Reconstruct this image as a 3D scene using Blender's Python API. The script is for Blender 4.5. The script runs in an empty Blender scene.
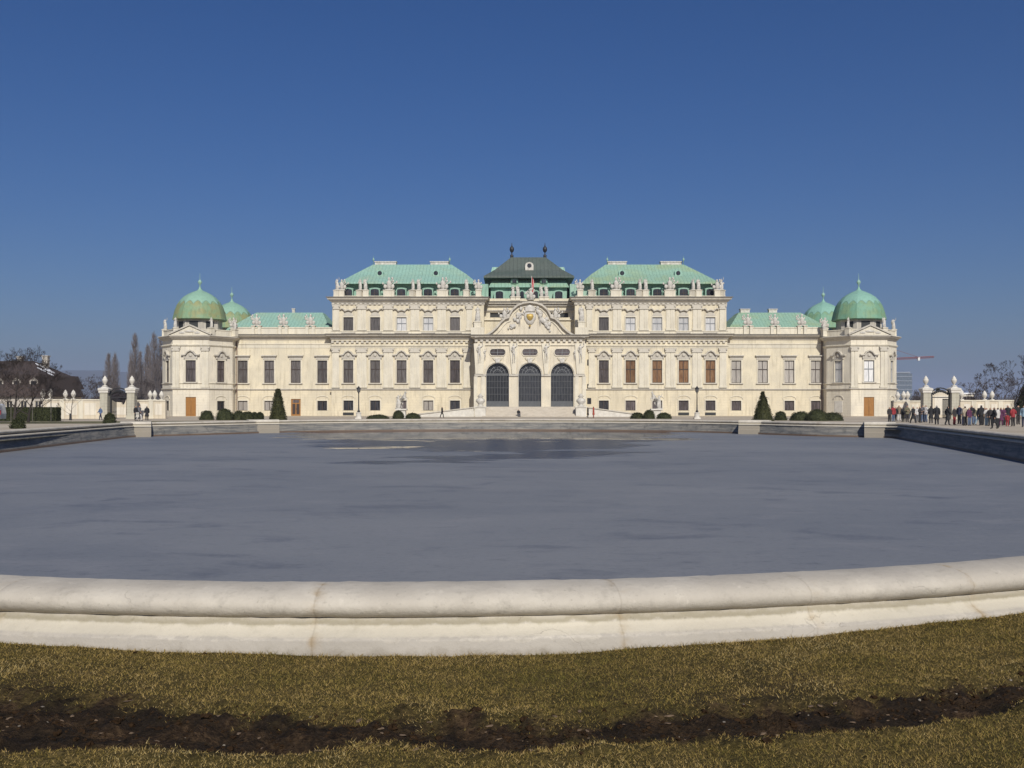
import bpy, bmesh, math, random
import numpy as np
from mathutils import Vector, Matrix, noise
from mathutils.geometry import tessellate_polygon
random.seed(7); np.random.seed(7)
R = math.radians
sc = bpy.context.scene
COL = sc.collection
F = 1024.0; HY = 406.0; CZ = 1.65; G = -0.10        # focal length in px, horizon row, eye height, ground level

# ------------------------------------------------------------------ materials
def new_mat(name):
    m = bpy.data.materials.new(name); m.use_nodes = True
    nt = m.node_tree; b = nt.nodes['Principled BSDF']
    return m, nt, b
def N(nt, t, **kw):
    n = nt.nodes.new(t)
    for k, v in kw.items():
        if k in n.inputs.keys(): n.inputs[k].default_value = v
        else: setattr(n, k, v)
    return n
def c4(c): return (c[0], c[1], c[2], 1)
def ramp(nt, fac, stops):
    r = N(nt, 'ShaderNodeValToRGB'); e = r.color_ramp.elements
    while len(e) < len(stops): e.new(.5)
    for i, (p, c) in enumerate(stops): e[i].position = p; e[i].color = c4(c)
    nt.links.new(fac, r.inputs['Fac']); return r.outputs['Color']
def coords(nt, kind='Object', scale=(1, 1, 1)):
    tc = N(nt, 'ShaderNodeTexCoord'); mp = N(nt, 'ShaderNodeMapping'); mp.inputs['Scale'].default_value = scale
    nt.links.new(tc.outputs[kind], mp.inputs['Vector']); return mp.outputs['Vector']
def noise_n(nt, vec, scale, detail=4, rough=.55, dist=0):
    n = N(nt, 'ShaderNodeTexNoise'); n.inputs['Scale'].default_value = scale; n.inputs['Detail'].default_value = detail
    n.inputs['Roughness'].default_value = rough; n.inputs['Distortion'].default_value = dist
    nt.links.new(vec, n.inputs['Vector']); return n.outputs['Fac']
def mixc(nt, fac, a, b, mode='MIX'):
    m = N(nt, 'ShaderNodeMix', data_type='RGBA', blend_type=mode)
    def put(s, v):
        if hasattr(v, 'is_output'): nt.links.new(v, s)
        elif isinstance(v, (int, float)): s.default_value = v
        else: s.default_value = c4(v)
    put(m.inputs[0], fac); put(m.inputs[6], a); put(m.inputs[7], b); return m.outputs[2]
def math_n(nt, op, a, b=None, c=None, clamp=False):
    m = N(nt, 'ShaderNodeMath', operation=op); m.use_clamp = clamp
    for i, v in enumerate((a, b, c)):
        if v is None: continue
        if hasattr(v, 'is_output'): nt.links.new(v, m.inputs[i])
        else: m.inputs[i].default_value = v
    return m.outputs[0]
def maprange(nt, v, a, b, c=0., d=1., smooth=True):
    m = N(nt, 'ShaderNodeMapRange'); m.interpolation_type = 'SMOOTHSTEP' if smooth else 'LINEAR'
    nt.links.new(v, m.inputs[0])
    for i, x in enumerate((a, b, c, d)): m.inputs[1 + i].default_value = x
    return m.outputs[0]
def bump(nt, b, h, strength=.3, dist=.02):
    n = N(nt, 'ShaderNodeBump'); n.inputs['Strength'].default_value = strength; n.inputs['Distance'].default_value = dist
    nt.links.new(h, n.inputs['Height']); nt.links.new(n.outputs[0], b.inputs['Normal'])
def mat(name, c1, c2=None, scale=2., rough=.7, bmp=.2, stretch=(1, 1, 1), dist=.02, metal=0, spec=.5):
    m, nt, b = new_mat(name)
    b.inputs['Roughness'].default_value = rough; b.inputs['Metallic'].default_value = metal
    b.inputs['Specular IOR Level'].default_value = spec
    c2 = c2 or tuple(x * .75 for x in c1)
    v = coords(nt, 'Object', stretch); n = noise_n(nt, v, scale)
    nt.links.new(ramp(nt, n, [(.3, c2), (.7, c1)]), b.inputs['Base Color'])
    if bmp: bump(nt, b, noise_n(nt, v, scale * 6), bmp, dist)
    return m
def stucco(name, base, rust=False):
    m, nt, b = new_mat(name); b.inputs['Roughness'].default_value = .9; b.inputs['Specular IOR Level'].default_value = .2
    v = coords(nt)
    big = noise_n(nt, v, .35, 5); streak = noise_n(nt, coords(nt, 'Object', (2.2, 2.2, .22)), 1.2, 4)
    col = mixc(nt, maprange(nt, big, .35, .7), tuple(x * y for x, y in zip(base, (.84, .85, .88))), base)
    col = mixc(nt, maprange(nt, streak, .48, .72, 0, .6), col, tuple(x * y for x, y in zip(base, (.62, .61, .6))))
    fine = noise_n(nt, coords(nt, 'Object', (1, 1, .45)), 2.6, 5, .7)
    col = mixc(nt, maprange(nt, fine, .52, .72, 0, .55), col, tuple(x * y for x, y in zip(base, (.70, .69, .68))))
    h = noise_n(nt, v, 9, 3)
    if rust:
        sep = N(nt, 'ShaderNodeSeparateXYZ'); nt.links.new(v, sep.inputs[0])
        f = math_n(nt, 'FRACT', math_n(nt, 'MULTIPLY', sep.outputs[2], 1 / .46))
        g = maprange(nt, f, .0, .09)
        col = mixc(nt, g, tuple(x * .72 for x in base), col)
        h = math_n(nt, 'ADD', math_n(nt, 'MULTIPLY', g, 2.), h)
    nt.links.new(col, b.inputs['Base Color']); bump(nt, b, h, .25, .03)
    return m
def copper(name, base, alt, axis=0, pitch=.62):
    m, nt, b = new_mat(name); b.inputs['Roughness'].default_value = .62; b.inputs['Specular IOR Level'].default_value = .3
    v = coords(nt); n1 = noise_n(nt, v, .22, 5, .6, .6); n2 = noise_n(nt, coords(nt, 'Object', (3, 3, .5)), 1.1, 5)
    col = mixc(nt, maprange(nt, n1, .42, .68), base, alt)
    col = mixc(nt, maprange(nt, n2, .46, .72, 0, .6), col, tuple(x * .62 for x in base))
    col = mixc(nt, maprange(nt, n2, .25, .42, .4, 0), col, tuple(min(.8, x * 1.3) for x in base))
    if pitch:
        sep = N(nt, 'ShaderNodeSeparateXYZ'); nt.links.new(v, sep.inputs[0])
        f = math_n(nt, 'FRACT', math_n(nt, 'MULTIPLY', sep.outputs[axis], 1 / pitch))
        g = maprange(nt, f, .0, .13)
        col = mixc(nt, g, tuple(x * .62 for x in base), col); bump(nt, b, g, .6, .05)
    nt.links.new(col, b.inputs['Base Color']); return m

M = {}
M['wall'] = stucco('cream_stucco', (.68, .608, .45))
M['rust'] = stucco('rusticated_stucco', (.685, .605, .44), True)
M['trim'] = stucco('pale_trim', (.69, .635, .505))
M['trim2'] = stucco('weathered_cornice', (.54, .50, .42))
M['tower'] = stucco('pale_tower_stucco', (.72, .66, .53)); M['towerrust'] = stucco('pale_rusticated_stucco', (.72, .655, .52), True)
M['portal'] = stucco('portal_stucco', (.68, .61, .47))
M['stat'] = mat('statue_stone', (.62, .59, .53), (.36, .34, .30), 2.5, .85, .3)
M['white'] = mat('white_stone', (.66, .63, .56), (.5, .47, .41), 1.5, .85, .2)
M['copper'] = copper('verdigris_roof', (.27, .445, .365), (.30, .43, .32))
M['copper2'] = copper('yellowed_verdigris_roof', (.265, .425, .325), (.30, .40, .24))
M['copperwall'] = copper('verdigris_cladding', (.24, .40, .31), (.34, .48, .38), pitch=0)
def dome_mat(name, up, lo, rust):
    m, nt, b = new_mat(name); b.inputs['Roughness'].default_value = .62; b.inputs['Specular IOR Level'].default_value = .3
    v = coords(nt); sep = N(nt, 'ShaderNodeSeparateXYZ'); nt.links.new(v, sep.inputs[0])
    an = math_n(nt, 'MULTIPLY', math_n(nt, 'ARCTAN2', sep.outputs[1], sep.outputs[0]), 8.)
    edge_ = math_n(nt, 'ADD', math_n(nt, 'MULTIPLY', math_n(nt, 'ABSOLUTE', math_n(nt, 'SINE', an)), .62), 2.45)
    d = math_n(nt, 'SUBTRACT', sep.outputs[2], edge_); top = maprange(nt, d, -.03, .03)
    n1 = noise_n(nt, v, .5, 5, .65, .5); n2 = noise_n(nt, coords(nt, 'Object', (2.5, 2.5, .4)), 1.3, 6, .7)
    body = mixc(nt, maprange(nt, n1, .4, .62), lo, rust); body = mixc(nt, maprange(nt, n2, .48, .7, 0, .7), body, tuple(x * .6 for x in lo))
    cap_ = mixc(nt, maprange(nt, n2, .45, .7, 0, .6), up, tuple(x * .72 for x in up))
    col = mixc(nt, top, body, cap_); lip = maprange(nt, math_n(nt, 'ABSOLUTE', d), .04, .12, .55, 0); col = mixc(nt, lip, col, tuple(x * .55 for x in up))
    nt.links.new(col, b.inputs['Base Color']); bump(nt, b, math_n(nt, 'ADD', top, math_n(nt, 'MULTIPLY', n2, .4)), .6, .08); return m
M['dome'] = dome_mat('yellowed_verdigris_dome', (.24, .40, .30), (.20, .31, .18), (.26, .27, .125))
M['dome2'] = dome_mat('green_verdigris_dome', (.22, .40, .32), (.16, .32, .22), (.19, .30, .17))
M['darkroof'] = copper('dark_metal_roof', (.10, .12, .105), (.075, .10, .085), pitch=.7)
M['dark'] = mat('dark_recess', (.03, .032, .03), None, 2, .7, 0)
M['iron'] = mat('black_iron', (.02, .02, .022), None, 6, .5, .1)
M['wood'] = mat('brown_window_wood', (.045, .028, .02), None, 5, .6, .1)
M['door'] = mat('ochre_oak_door', (.34, .16, .035), (.25, .11, .025), 2.2, .5, .2, (6, 6, 1))
M['greyframe'] = mat('grey_window_paint', (.22, .23, .24), None, 5, .5, .1)
M['gold'] = mat('gilding', (.52, .36, .08), (.34, .24, .08), 4, .5, .3, metal=.3)
M['red'] = mat('flag_red', (.55, .03, .035), None, 3, .8, .1)
M['flagwhite'] = mat('flag_white', (.8, .78, .74), None, 3, .8, .1)
def pane(name, c, c2, rough=.12, spec=.5):
    m, nt, b = new_mat(name); b.inputs['Roughness'].default_value = rough; b.inputs['Specular IOR Level'].default_value = spec
    oi = N(nt, 'ShaderNodeObjectInfo'); ad = N(nt, 'ShaderNodeVectorMath', operation='ADD'); sc_ = N(nt, 'ShaderNodeVectorMath', operation='SCALE'); sc_.inputs['Scale'].default_value = 37.
    cb = N(nt, 'ShaderNodeCombineXYZ'); nt.links.new(oi.outputs['Random'], cb.inputs[0]); nt.links.new(oi.outputs['Random'], cb.inputs[2]); nt.links.new(cb.outputs[0], sc_.inputs[0])
    nt.links.new(coords(nt, 'Object', (5, 1, .5)), ad.inputs[0]); nt.links.new(sc_.outputs[0], ad.inputs[1])
    n = noise_n(nt, ad.outputs[0], 1.6, 3)
    col = ramp(nt, n, [(.35, c), (.62, c2)]); f = math_n(nt, 'MULTIPLY_ADD', math_n(nt, 'FRACT', math_n(nt, 'MULTIPLY', oi.outputs['Random'], 7.3)), .6, .62)
    cc = N(nt, 'ShaderNodeCombineColor'); [nt.links.new(f, cc.inputs[k]) for k in range(3)]
    nt.links.new(mixc(nt, 1., col, cc.outputs[0], 'MULTIPLY'), b.inputs['Base Color']); return m
M['p_grey'] = pane('grey_curtained_glass', (.075, .066, .06), (.14, .127, .12))
M['p_dark'] = pane('dark_glass', (.012, .012, .014), (.05, .05, .055))
M['p_mid'] = pane('dim_glass', (.05, .042, .04), (.13, .11, .11))
M['p_white'] = pane('white_curtained_glass', (.5, .5, .5), (.68, .67, .65))
M['p_pale'] = pane('pale_curtained_glass', (.27, .25, .225), (.40, .37, .33))
M['p_brown'] = pane('brown_blind_glass', (.115, .055, .026), (.22, .13, .068))
M['p_portal'] = pane('portal_glass', (.022, .024, .03), (.06, .062, .068))

# ------------------------------------------------------------------ mesh builder
class MB:
    def __init__(s): s.v = []; s.f = []; s.m = []
    def add(s, verts, faces, mi=0):
        o = len(s.v); s.v += [tuple(p) for p in verts]
        s.f += [tuple(i + o for i in q) for q in faces]; s.m += [mi] * len(faces); return s
    def box(s, x0, x1, y0, y1, z0, z1, mi=0, taper=0):
        t = taper
        return s.add([(x0, y0, z0), (x1, y0, z0), (x1, y1, z0), (x0, y1, z0), (x0 + t, y0 + t, z1), (x1 - t, y0 + t, z1), (x1 - t, y1 - t, z1), (x0 + t, y1 - t, z1)],
                     [(3, 2, 1, 0), (4, 5, 6, 7), (0, 1, 5, 4), (1, 2, 6, 5), (2, 3, 7, 6), (3, 0, 4, 7)], mi)
    def prism(s, poly, y0, y1, mi=0):                       # poly in (x, z), extruded along y (y0 = front)
        n = len(poly); vs = [(x, y0, z) for x, z in poly] + [(x, y1, z) for x, z in poly]
        tris = tessellate_polygon([[Vector((x, z, 0)) for x, z in poly]])
        fs = [tuple(t) for t in tris] + [tuple(i + n for i in reversed(t)) for t in tris]
        fs += [(i, (i + 1) % n, (i + 1) % n + n, i + n) for i in range(n)]
        return s.add(vs, fs, mi)
    def vprism(s, poly, z0, z1, mi=0, cap=True):            # poly in (x, y), extruded up
        n = len(poly); vs = [(x, y, z0) for x, y in poly] + [(x, y, z1) for x, y in poly]
        fs = [(i, (i + 1) % n, (i + 1) % n + n, i + n) for i in range(n)]
        if cap: fs += [tuple(range(n, 2 * n)), tuple(reversed(range(n)))]
        return s.add(vs, fs, mi)
    def lathe(s, prof, c=(0, 0, 0), n=12, rot=0, mi=0, sx=1, sy=1):
        vs = []; fs = []
        for r, z in prof:
            for k in range(n):
                a = rot + 2 * math.pi * k / n; vs.append((c[0] + sx * r * math.cos(a), c[1] + sy * r * math.sin(a), c[2] + z))
        for i in range(len(prof) - 1):
            for k in range(n): fs.append((i * n + k, i * n + (k + 1) % n, (i + 1) * n + (k + 1) % n, (i + 1) * n + k))
        fs += [tuple(reversed(range(n))), tuple(range((len(prof) - 1) * n, len(prof) * n))]
        return s.add(vs, fs, mi)
    def tube(s, p, q, r0, r1, n=5, mi=0):
        p = Vector(p); q = Vector(q); d = q - p
        if d.length < 1e-6: return s
        a = d.orthogonal().normalized(); b = d.normalized().cross(a); vs = []
        for c, r in ((p, r0), (q, r1)):
            for k in range(n):
                t = 2 * math.pi * k / n; vs.append(c + a * (r * math.cos(t)) + b * (r * math.sin(t)))
        fs = [(k, (k + 1) % n, (k + 1) % n + n, k + n) for k in range(n)] + [tuple(reversed(range(n))), tuple(range(n, 2 * n))]
        return s.add(vs, fs, mi)
    def strip(s, path, t, y0, y1, mi=0):                    # moulding: path in (x, z), thickness t upwards, y0 front
        n = len(path); up = []
        for i in range(n):
            a = Vector(path[max(i - 1, 0)]); b = Vector(path[min(i + 1, n - 1)]); d = (b - a).normalized()
            up.append((path[i][0] - d.y * t, path[i][1] + d.x * t))
        vs = []
        for y in (y0, y1): vs += [(x, y, z) for x, z in path] + [(x, y, z) for x, z in up]
        fs = []
        for i in range(n - 1):
            fs += [(i, i + 1, n + i + 1, n + i), (2 * n + i + 1, 2 * n + i, 3 * n + i, 3 * n + i + 1),
                   (n + i, n + i + 1, 3 * n + i + 1, 3 * n + i), (i + 1, i, 2 * n + i, 2 * n + i + 1)]
        fs += [(0, n, 3 * n, 2 * n), (n - 1, 3 * n - 1, 4 * n - 1, 2 * n - 1)]
        return s.add(vs, fs, mi)
    def mesh(s, name, mats, smooth=False):
        me = bpy.data.meshes.new(name); me.from_pydata(s.v, [], s.f)
        for m in (mats if isinstance(mats, (list, tuple)) else [mats]): me.materials.append(m)
        if any(s.m): me.polygons.foreach_set('material_index', s.m)
        bm = bmesh.new(); bm.from_mesh(me); bmesh.ops.recalc_face_normals(bm, faces=bm.faces); bm.to_mesh(me); bm.free()
        if smooth: me.polygons.foreach_set('use_smooth', [True] * len(me.polygons))
        return me
    def build(s, name, mats, parent=None, smooth=False, loc=(0, 0, 0), rz=0):
        return link(name, s.mesh(name, mats, smooth), parent, loc, rz)
def link(name, me, parent=None, loc=(0, 0, 0), rz=0, scale=1):
    o = bpy.data.objects.new(name, me); COL.objects.link(o); o.parent = parent
    o.location = loc; o.rotation_euler.z = rz
    o.scale = (scale,) * 3 if isinstance(scale, (int, float)) else scale
    return o
def tag(o, label, cat, group=None, kind=None):
    o['label'] = label; o['category'] = cat
    if group: o['group'] = group
    if kind: o['kind'] = kind
    return o
def empty(name, loc, rz=0, label=None, cat=None, group=None, kind=None):
    o = link(name, None, None, loc, rz); o.empty_display_size = .3
    if label: tag(o, label, cat, group, kind)
    return o
def copy_tree(o, parent=None):
    c = o.copy(); COL.objects.link(c); c.parent = parent
    for ch in [x for x in bpy.data.objects if x.parent == o]: copy_tree(ch, c)
    return c
def slotmat(o, i, m):
    o.material_slots[i].link = 'OBJECT'; o.material_slots[i].material = m
def W(px, D): return (px - 512) * D / F                     # where a column of the photograph lies at distance D
def H(py, D): return CZ - G - (py - HY) * D / F             # height above the ground of a row at distance D

# ------------------------------------------------------------------ skinned figures
def skin_mesh(J, E, levels=1):
    names = list(J); me = bpy.data.meshes.new('fig')
    me.from_pydata([J[n][:3] for n in names], [(names.index(a), names.index(b)) for a, b in E], [])
    o = bpy.data.objects.new('fig', me); COL.objects.link(o)
    o.modifiers.new('s', 'SKIN'); 
    if not me.skin_vertices:
        bm = bmesh.new(); bm.from_mesh(me); bm.verts.layers.skin.verify(); bm.to_mesh(me); bm.free()
    for i, n in enumerate(names):
        r = J[n][3:]; sv = me.skin_vertices[0].data[i]; sv.radius = (r[0], r[1] if len(r) > 1 else r[0]); sv.use_root = (i == 0)
    if levels:
        sub = o.modifiers.new('u', 'SUBSURF'); sub.levels = levels; sub.render_levels = levels
    dg = bpy.context.evaluated_depsgraph_get(); dg.update()
    out = bpy.data.meshes.new_from_object(o.evaluated_get(dg)); bpy.data.objects.remove(o); bpy.data.meshes.remove(me)
    return out
def mesh_arrays(me):
    return [v.co.copy() for v in me.vertices], [tuple(p.vertices) for p in me.polygons]
def seg_d(p, a, b):
    d = b - a; t = max(0, min(1, (p - a).dot(d) / max(d.length_squared, 1e-9))); return (p - (a + d * t)).length

# ------------------------------------------------------------------ world, sun, camera
SUN_EL, SUN_AZ = R(36), R(11)                               # azimuth: to the right of straight behind the camera
w = bpy.data.worlds.new('World'); sc.world = w; w.use_nodes = True
nt = w.node_tree; bg = nt.nodes['Background']
sky = N(nt, 'ShaderNodeTexSky'); sky.sky_type = 'NISHITA'; sky.sun_disc = False
sky.sun_elevation = SUN_EL; sky.sun_rotation = math.pi - SUN_AZ; sky.altitude = 200
sky.air_density = 1.0; sky.dust_density = 2.0; sky.ozone_density = 3
hs = N(nt, 'ShaderNodeHueSaturation'); hs.inputs['Saturation'].default_value = 1.3
nt.links.new(sky.outputs[0], hs.inputs['Color']); nt.links.new(mixc(nt, 1., hs.outputs[0], (.595, .715, 1.0), 'MULTIPLY'), bg.inputs['Color'])
bg.inputs['Strength'].default_value = .060
sl = bpy.data.lights.new('sun', 'SUN'); sl.energy = 4.4; sl.angle = R(.53); sl.color = (1, .95, .865)
so = bpy.data.objects.new('sun', sl); COL.objects.link(so)
to_sun = Vector((math.sin(SUN_AZ) * math.cos(SUN_EL), -math.cos(SUN_AZ) * math.cos(SUN_EL), math.sin(SUN_EL)))
so.rotation_euler = to_sun.to_track_quat('Z', 'Y').to_euler(); so.location = (30, -60, 80)
cd = bpy.data.cameras.new('camera'); cd.lens = 36; cd.sensor_width = 36; cd.sensor_fit = 'HORIZONTAL'; cd.clip_end = 30000; cd.clip_start = .1
cd.shift_y = (HY - 384) / 1024.0
cam = bpy.data.objects.new('camera', cd); COL.objects.link(cam); cam.location = (0, 0, CZ); cam.rotation_euler = (R(90), 0, 0)
sc.camera = cam
sc.view_settings.view_transform = 'Standard'; sc.view_settings.look = 'None'; sc.view_settings.gamma = 1; sc.view_settings.exposure = 0
sc.cycles.use_denoising = True; sc.cycles.max_bounces = 6; sc.cycles.volume_bounces = 0
sc.cycles.use_adaptive_sampling = True; sc.cycles.adaptive_threshold = .01

# ------------------------------------------------------------------ basin outline (centre line of the coping), counter-clockwise
def catmull(pts, n=8):
    out = []
    for i in range(len(pts) - 1):
        p0 = Vector(pts[max(i - 1, 0)]); p1 = Vector(pts[i]); p2 = Vector(pts[i + 1]); p3 = Vector(pts[min(i + 2, len(pts) - 1)])
        for k in range(n):
            t = k / n
            out.append(tuple(.5 * ((2 * p1) + (p2 - p0) * t + (2 * p0 - 5 * p1 + 4 * p2 - p3) * t * t + (3 * p1 - p0 - 3 * p2 + p3) * t ** 3)))
    return out + [tuple(pts[-1])]
AC, AR = (-1.15, 19.75), 12.4
NARC = 340; A0 = R(24)
arc = [(AC[0] + AR * math.cos(math.pi + A0 + (math.pi - 2 * A0) * k / NARC), AC[1] + AR * math.sin(math.pi + A0 + (math.pi - 2 * A0) * k / NARC)) for k in range(NARC + 1)]
CR, MR, ML, CL = (27.5, 76.6), (20.4, 86), (-21.7, 89.2), (-28.7, 78.2)   # corner and middle piers
loop = arc + [(12.4, 18.6), (15.6, 22.3), (16.9, 24)] + catmull([(17.5, 26), (21.8, 43.2), (28.3, 74.6)], 6) + [CR] \
    + catmull([CR, (23.6, 79.6), MR], 6)[1:] + catmull([MR, (15.5, 92.3), (8.2, 96.8), (0, 98.4), (-8.2, 97.6), (-15.8, 94.4), ML], 8)[1:] \
    + catmull([ML, (-24.6, 83.9), CL], 6)[1:] + catmull([(-28.9, 75.8), (-25.9, 51), (-22.3, 26)], 6) + [(-21.6, 24), (-19.4, 22), (-14.6, 18.6)]
def normals2(lp):
    out = []; n = len(lp)
    for i in range(n):
        a = Vector(lp[i - 1]); b = Vector(lp[i]); c = Vector(lp[(i + 1) % n])
        d1 = (b - a).normalized(); d2 = (c - b).normalized()
        n1 = Vector((d1.y, -d1.x)); n2 = Vector((d2.y, -d2.x)); m = (n1 + n2).normalized()
        out.append(m / max(.6, m.dot(n1)))
    return out
LN = normals2(loop)
cum = [0]
for i in range(1, len(loop)): cum.append(cum[-1] + (Vector(loop[i]) - Vector(loop[i - 1])).length)
# joints between coping stones: seen ones at their measured angle along the near arc, the rest evenly
def arcs_at(px, D=7.05):
    x = W(px, D); a = math.acos(max(-1, min(1, (x - AC[0]) / AR))); return (math.pi - a - A0) * AR
joints = [arcs_at(8), arcs_at(321), arcs_at(609), arcs_at(791, 7.3), arcs_at(943, 7.8), arcs_at(8) - 2.1, arcs_at(943, 7.8) + 1.7]
joints += [cum[NARC] + 2.2 * k for k in range(1, int((cum[-1] - cum[NARC]) / 2.2))]
def jdist(s): return min(abs(s - j) for j in joints)
def sweep(prof, name, mats, parent, joint=0., closed_prof=False):
    # extra rings right at each joint so the stones read as separate blocks
    ring = []; n = len(loop)
    for i in range(n):
        ring.append((cum[i], Vector(loop[i]), LN[i]))
    extra = []
    if joint:
        for j in joints:
            for dj in (-.035, -.008, 0, .008, .035):
                s = j + dj
                if s <= 0 or s >= cum[-1]: continue
                i = int(np.searchsorted(cum, s)) - 1; t = (s - cum[i]) / (cum[i + 1] - cum[i])
                extra.append((s, Vector(loop[i]).lerp(Vector(loop[i + 1]), t), LN[i].lerp(LN[i + 1], t)))
    ring = sorted(ring + extra, key=lambda r: r[0])
    vs = []; st = []; m = len(prof)
    for s, p, nn in ring:
        jd = jdist(s) if joint else 9; ins = joint * math.exp(-(jd / .009) ** 2)
        for q, (o, z) in enumerate(prof):
            k = 1
            wob = .006 * noise.noise(Vector((s * 1.3, q * .35, 0))) + .004 * noise.noise(Vector((s * 5, q * .6, 3))) if joint else 0
            oo = o - math.copysign(ins, o) if joint else o; zz = z - (ins if z > .3 else 0) + wob + (.006 * noise.noise(Vector((s * 13, q * 1.1, 7))) if z > .2 else 0)
            vs.append((p.x + nn.x * (oo + wob), p.y + nn.y * (oo + wob), zz)); st.append(max(0, 1 - jd / .05) if joint else 0)
    fs = []; nr = len(ring)
    for i in range(nr):
        for q in range(m - 1): fs.append((i * m + q, ((i + 1) % nr) * m + q, ((i + 1) % nr) * m + q + 1, i * m + q + 1))
    mb = MB(); mb.add(vs, fs); o = mb.build(name, mats, parent, True)
    if joint:
        at = o.data.attributes.new('stain', 'FLOAT', 'POINT'); at.data.foreach_set('value', st)
    return o
def stone_mat(name, c1, c2, stain, attr=False):
    m, nt, b = new_mat(name); b.inputs['Roughness'].default_value = .88; b.inputs['Specular IOR Level'].default_value = .25
    v = coords(nt); n1 = noise_n(nt, v, 1.1, 6, .62); n2 = noise_n(nt, v, 6.5, 6, .7); n3 = noise_n(nt, v, 28, 4, .7)
    n0 = noise_n(nt, coords(nt, 'Object', (1, 1, 2.6)), .55, 5, .6); n4 = noise_n(nt, v, 70, 3, .7)
    col = mixc(nt, maprange(nt, n1, .36, .66), c2, c1)
    col = mixc(nt, maprange(nt, n0, .5, .66, 0, .55), col, tuple(x * y for x, y in zip(c2, (.80, .80, .82))))
    col = mixc(nt, maprange(nt, n2, .52, .70, 0, .45), col, tuple(x * .68 for x in c2))
    col = mixc(nt, maprange(nt, n2, .24, .42, .6, 0), col, tuple(min(.85, x * 1.15) for x in c1))
    col = mixc(nt, maprange(nt, n3, .60, .72, 0, .45), col, (.20, .185, .15))
    col = mixc(nt, maprange(nt, n4, .66, .74, 0, .6), col, (.14, .125, .10))
    sp_ = N(nt, 'ShaderNodeSeparateXYZ'); gm = N(nt, 'ShaderNodeNewGeometry'); nt.links.new(gm.outputs['Position'], sp_.inputs[0])
    mz = math_n(nt, 'ADD', sp_.outputs[2], math_n(nt, 'MULTIPLY', math_n(nt, 'SUBTRACT', n2, .5), .09)); moss_shade = math_n(nt, 'MULTIPLY', maprange(nt, mz, .195, .24, .55, 0), maprange(nt, mz, .165, .19))
    col = mixc(nt, moss_shade, col, (.20, .17, .09))  # olive moss tone that also paints in the shade under the coping roll
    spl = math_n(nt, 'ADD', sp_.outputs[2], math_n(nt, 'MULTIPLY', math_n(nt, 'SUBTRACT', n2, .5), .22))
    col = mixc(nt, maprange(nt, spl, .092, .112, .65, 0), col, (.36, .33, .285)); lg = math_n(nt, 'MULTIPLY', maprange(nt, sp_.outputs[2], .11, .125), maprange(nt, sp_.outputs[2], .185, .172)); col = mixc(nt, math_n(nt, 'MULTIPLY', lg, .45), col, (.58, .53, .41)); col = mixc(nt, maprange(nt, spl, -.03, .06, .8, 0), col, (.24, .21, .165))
    nt.links.new(coords(nt), vo_in) if False else None
    mu = N(nt, 'ShaderNodeTexMusgrave') if False else None
    vo = N(nt, 'ShaderNodeTexVoronoi'); vo.feature = 'DISTANCE_TO_EDGE'; vo.inputs['Scale'].default_value = .8
    dv = N(nt, 'ShaderNodeVectorMath', operation='ADD'); nz = N(nt, 'ShaderNodeTexNoise'); nz.inputs['Scale'].default_value = 2.2; nz.inputs['Detail'].default_value = 5
    nt.links.new(v, nz.inputs['Vector']); nt.links.new(v, dv.inputs[0]); nt.links.new(nz.outputs['Color'], dv.inputs[1]); nt.links.new(dv.outputs[0], vo.inputs['Vector'])
    crack = maprange(nt, vo.outputs['Distance'], 0, .006, .3, 0)
    crack = math_n(nt, 'MULTIPLY', crack, maprange(nt, n1, .5, .62))
    col = mixc(nt, crack, col, (.12, .10, .08))
    if attr:
        a = N(nt, 'ShaderNodeAttribute', attribute_name='stain')
        f = math_n(nt, 'MULTIPLY', math_n(nt, 'MULTIPLY', a.outputs['Fac'], .6), maprange(nt, noise_n(nt, v, 5, 4), .45, .66))
        col = mixc(nt, f, col, stain)
        f2 = maprange(nt, a.outputs['Fac'], .80, .97, 0, .18)
        col = mixc(nt, f2, col, (.16, .13, .09))
    nt.links.new(col, b.inputs['Base Color'])
    bump(nt, b, math_n(nt, 'ADD', math_n(nt, 'ADD', n2, math_n(nt, 'MULTIPLY', n3, .5)), math_n(nt, 'MULTIPLY', crack, -1.5)), .45, .02)
    return m
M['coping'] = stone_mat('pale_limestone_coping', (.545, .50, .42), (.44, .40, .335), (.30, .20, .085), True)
M['pier'] = stone_mat('pale_limestone_pier', (.60, .55, .46), (.46, .42, .35), (.3, .2, .08))
def wet_wall(name, light, dark):
    m, nt, b = new_mat(name); b.inputs['Roughness'].default_value = .7
    v = coords(nt, 'Object'); n = noise_n(nt, coords(nt, 'Object', (.5, .5, 7)), 1.1, 6, .65); n2 = noise_n(nt, v, 1.7, 6, .7)
    col = mixc(nt, maprange(nt, n, .38, .62), dark, light)
    col = mixc(nt, maprange(nt, n2, .5, .7, 0, .7), col, tuple(x * .55 for x in dark))
    sep = N(nt, 'ShaderNodeSeparateXYZ'); nt.links.new(v, sep.inputs[0])
    band = maprange(nt, sep.outputs[2], -.62, -.52, .85, 0)
    col = mixc(nt, band, col, (.11, .062, .033))
    ln = maprange(nt, math_n(nt, 'FRACT', math_n(nt, 'MULTIPLY', math_n(nt, 'ADD', sep.outputs[2], 1.0), 1 / .31)), 0, .1, .6, 0)
    col = mixc(nt, ln, col, tuple(x * .5 for x in dark))
    nt.links.new(col, b.inputs['Base Color']); bump(nt, b, n2, .5, .04); return m
M['basin'] = wet_wall('algae_darkened_basin_stone', (.225, .21, .182), (.115, .116, .112))
basin = empty('basin_wall', (0, 7.3, G), 0, 'low pale stone rim around the frozen pond with rounded coping', 'basin', kind='thing')
OFF = Vector((0, 7.3, G))
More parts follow.
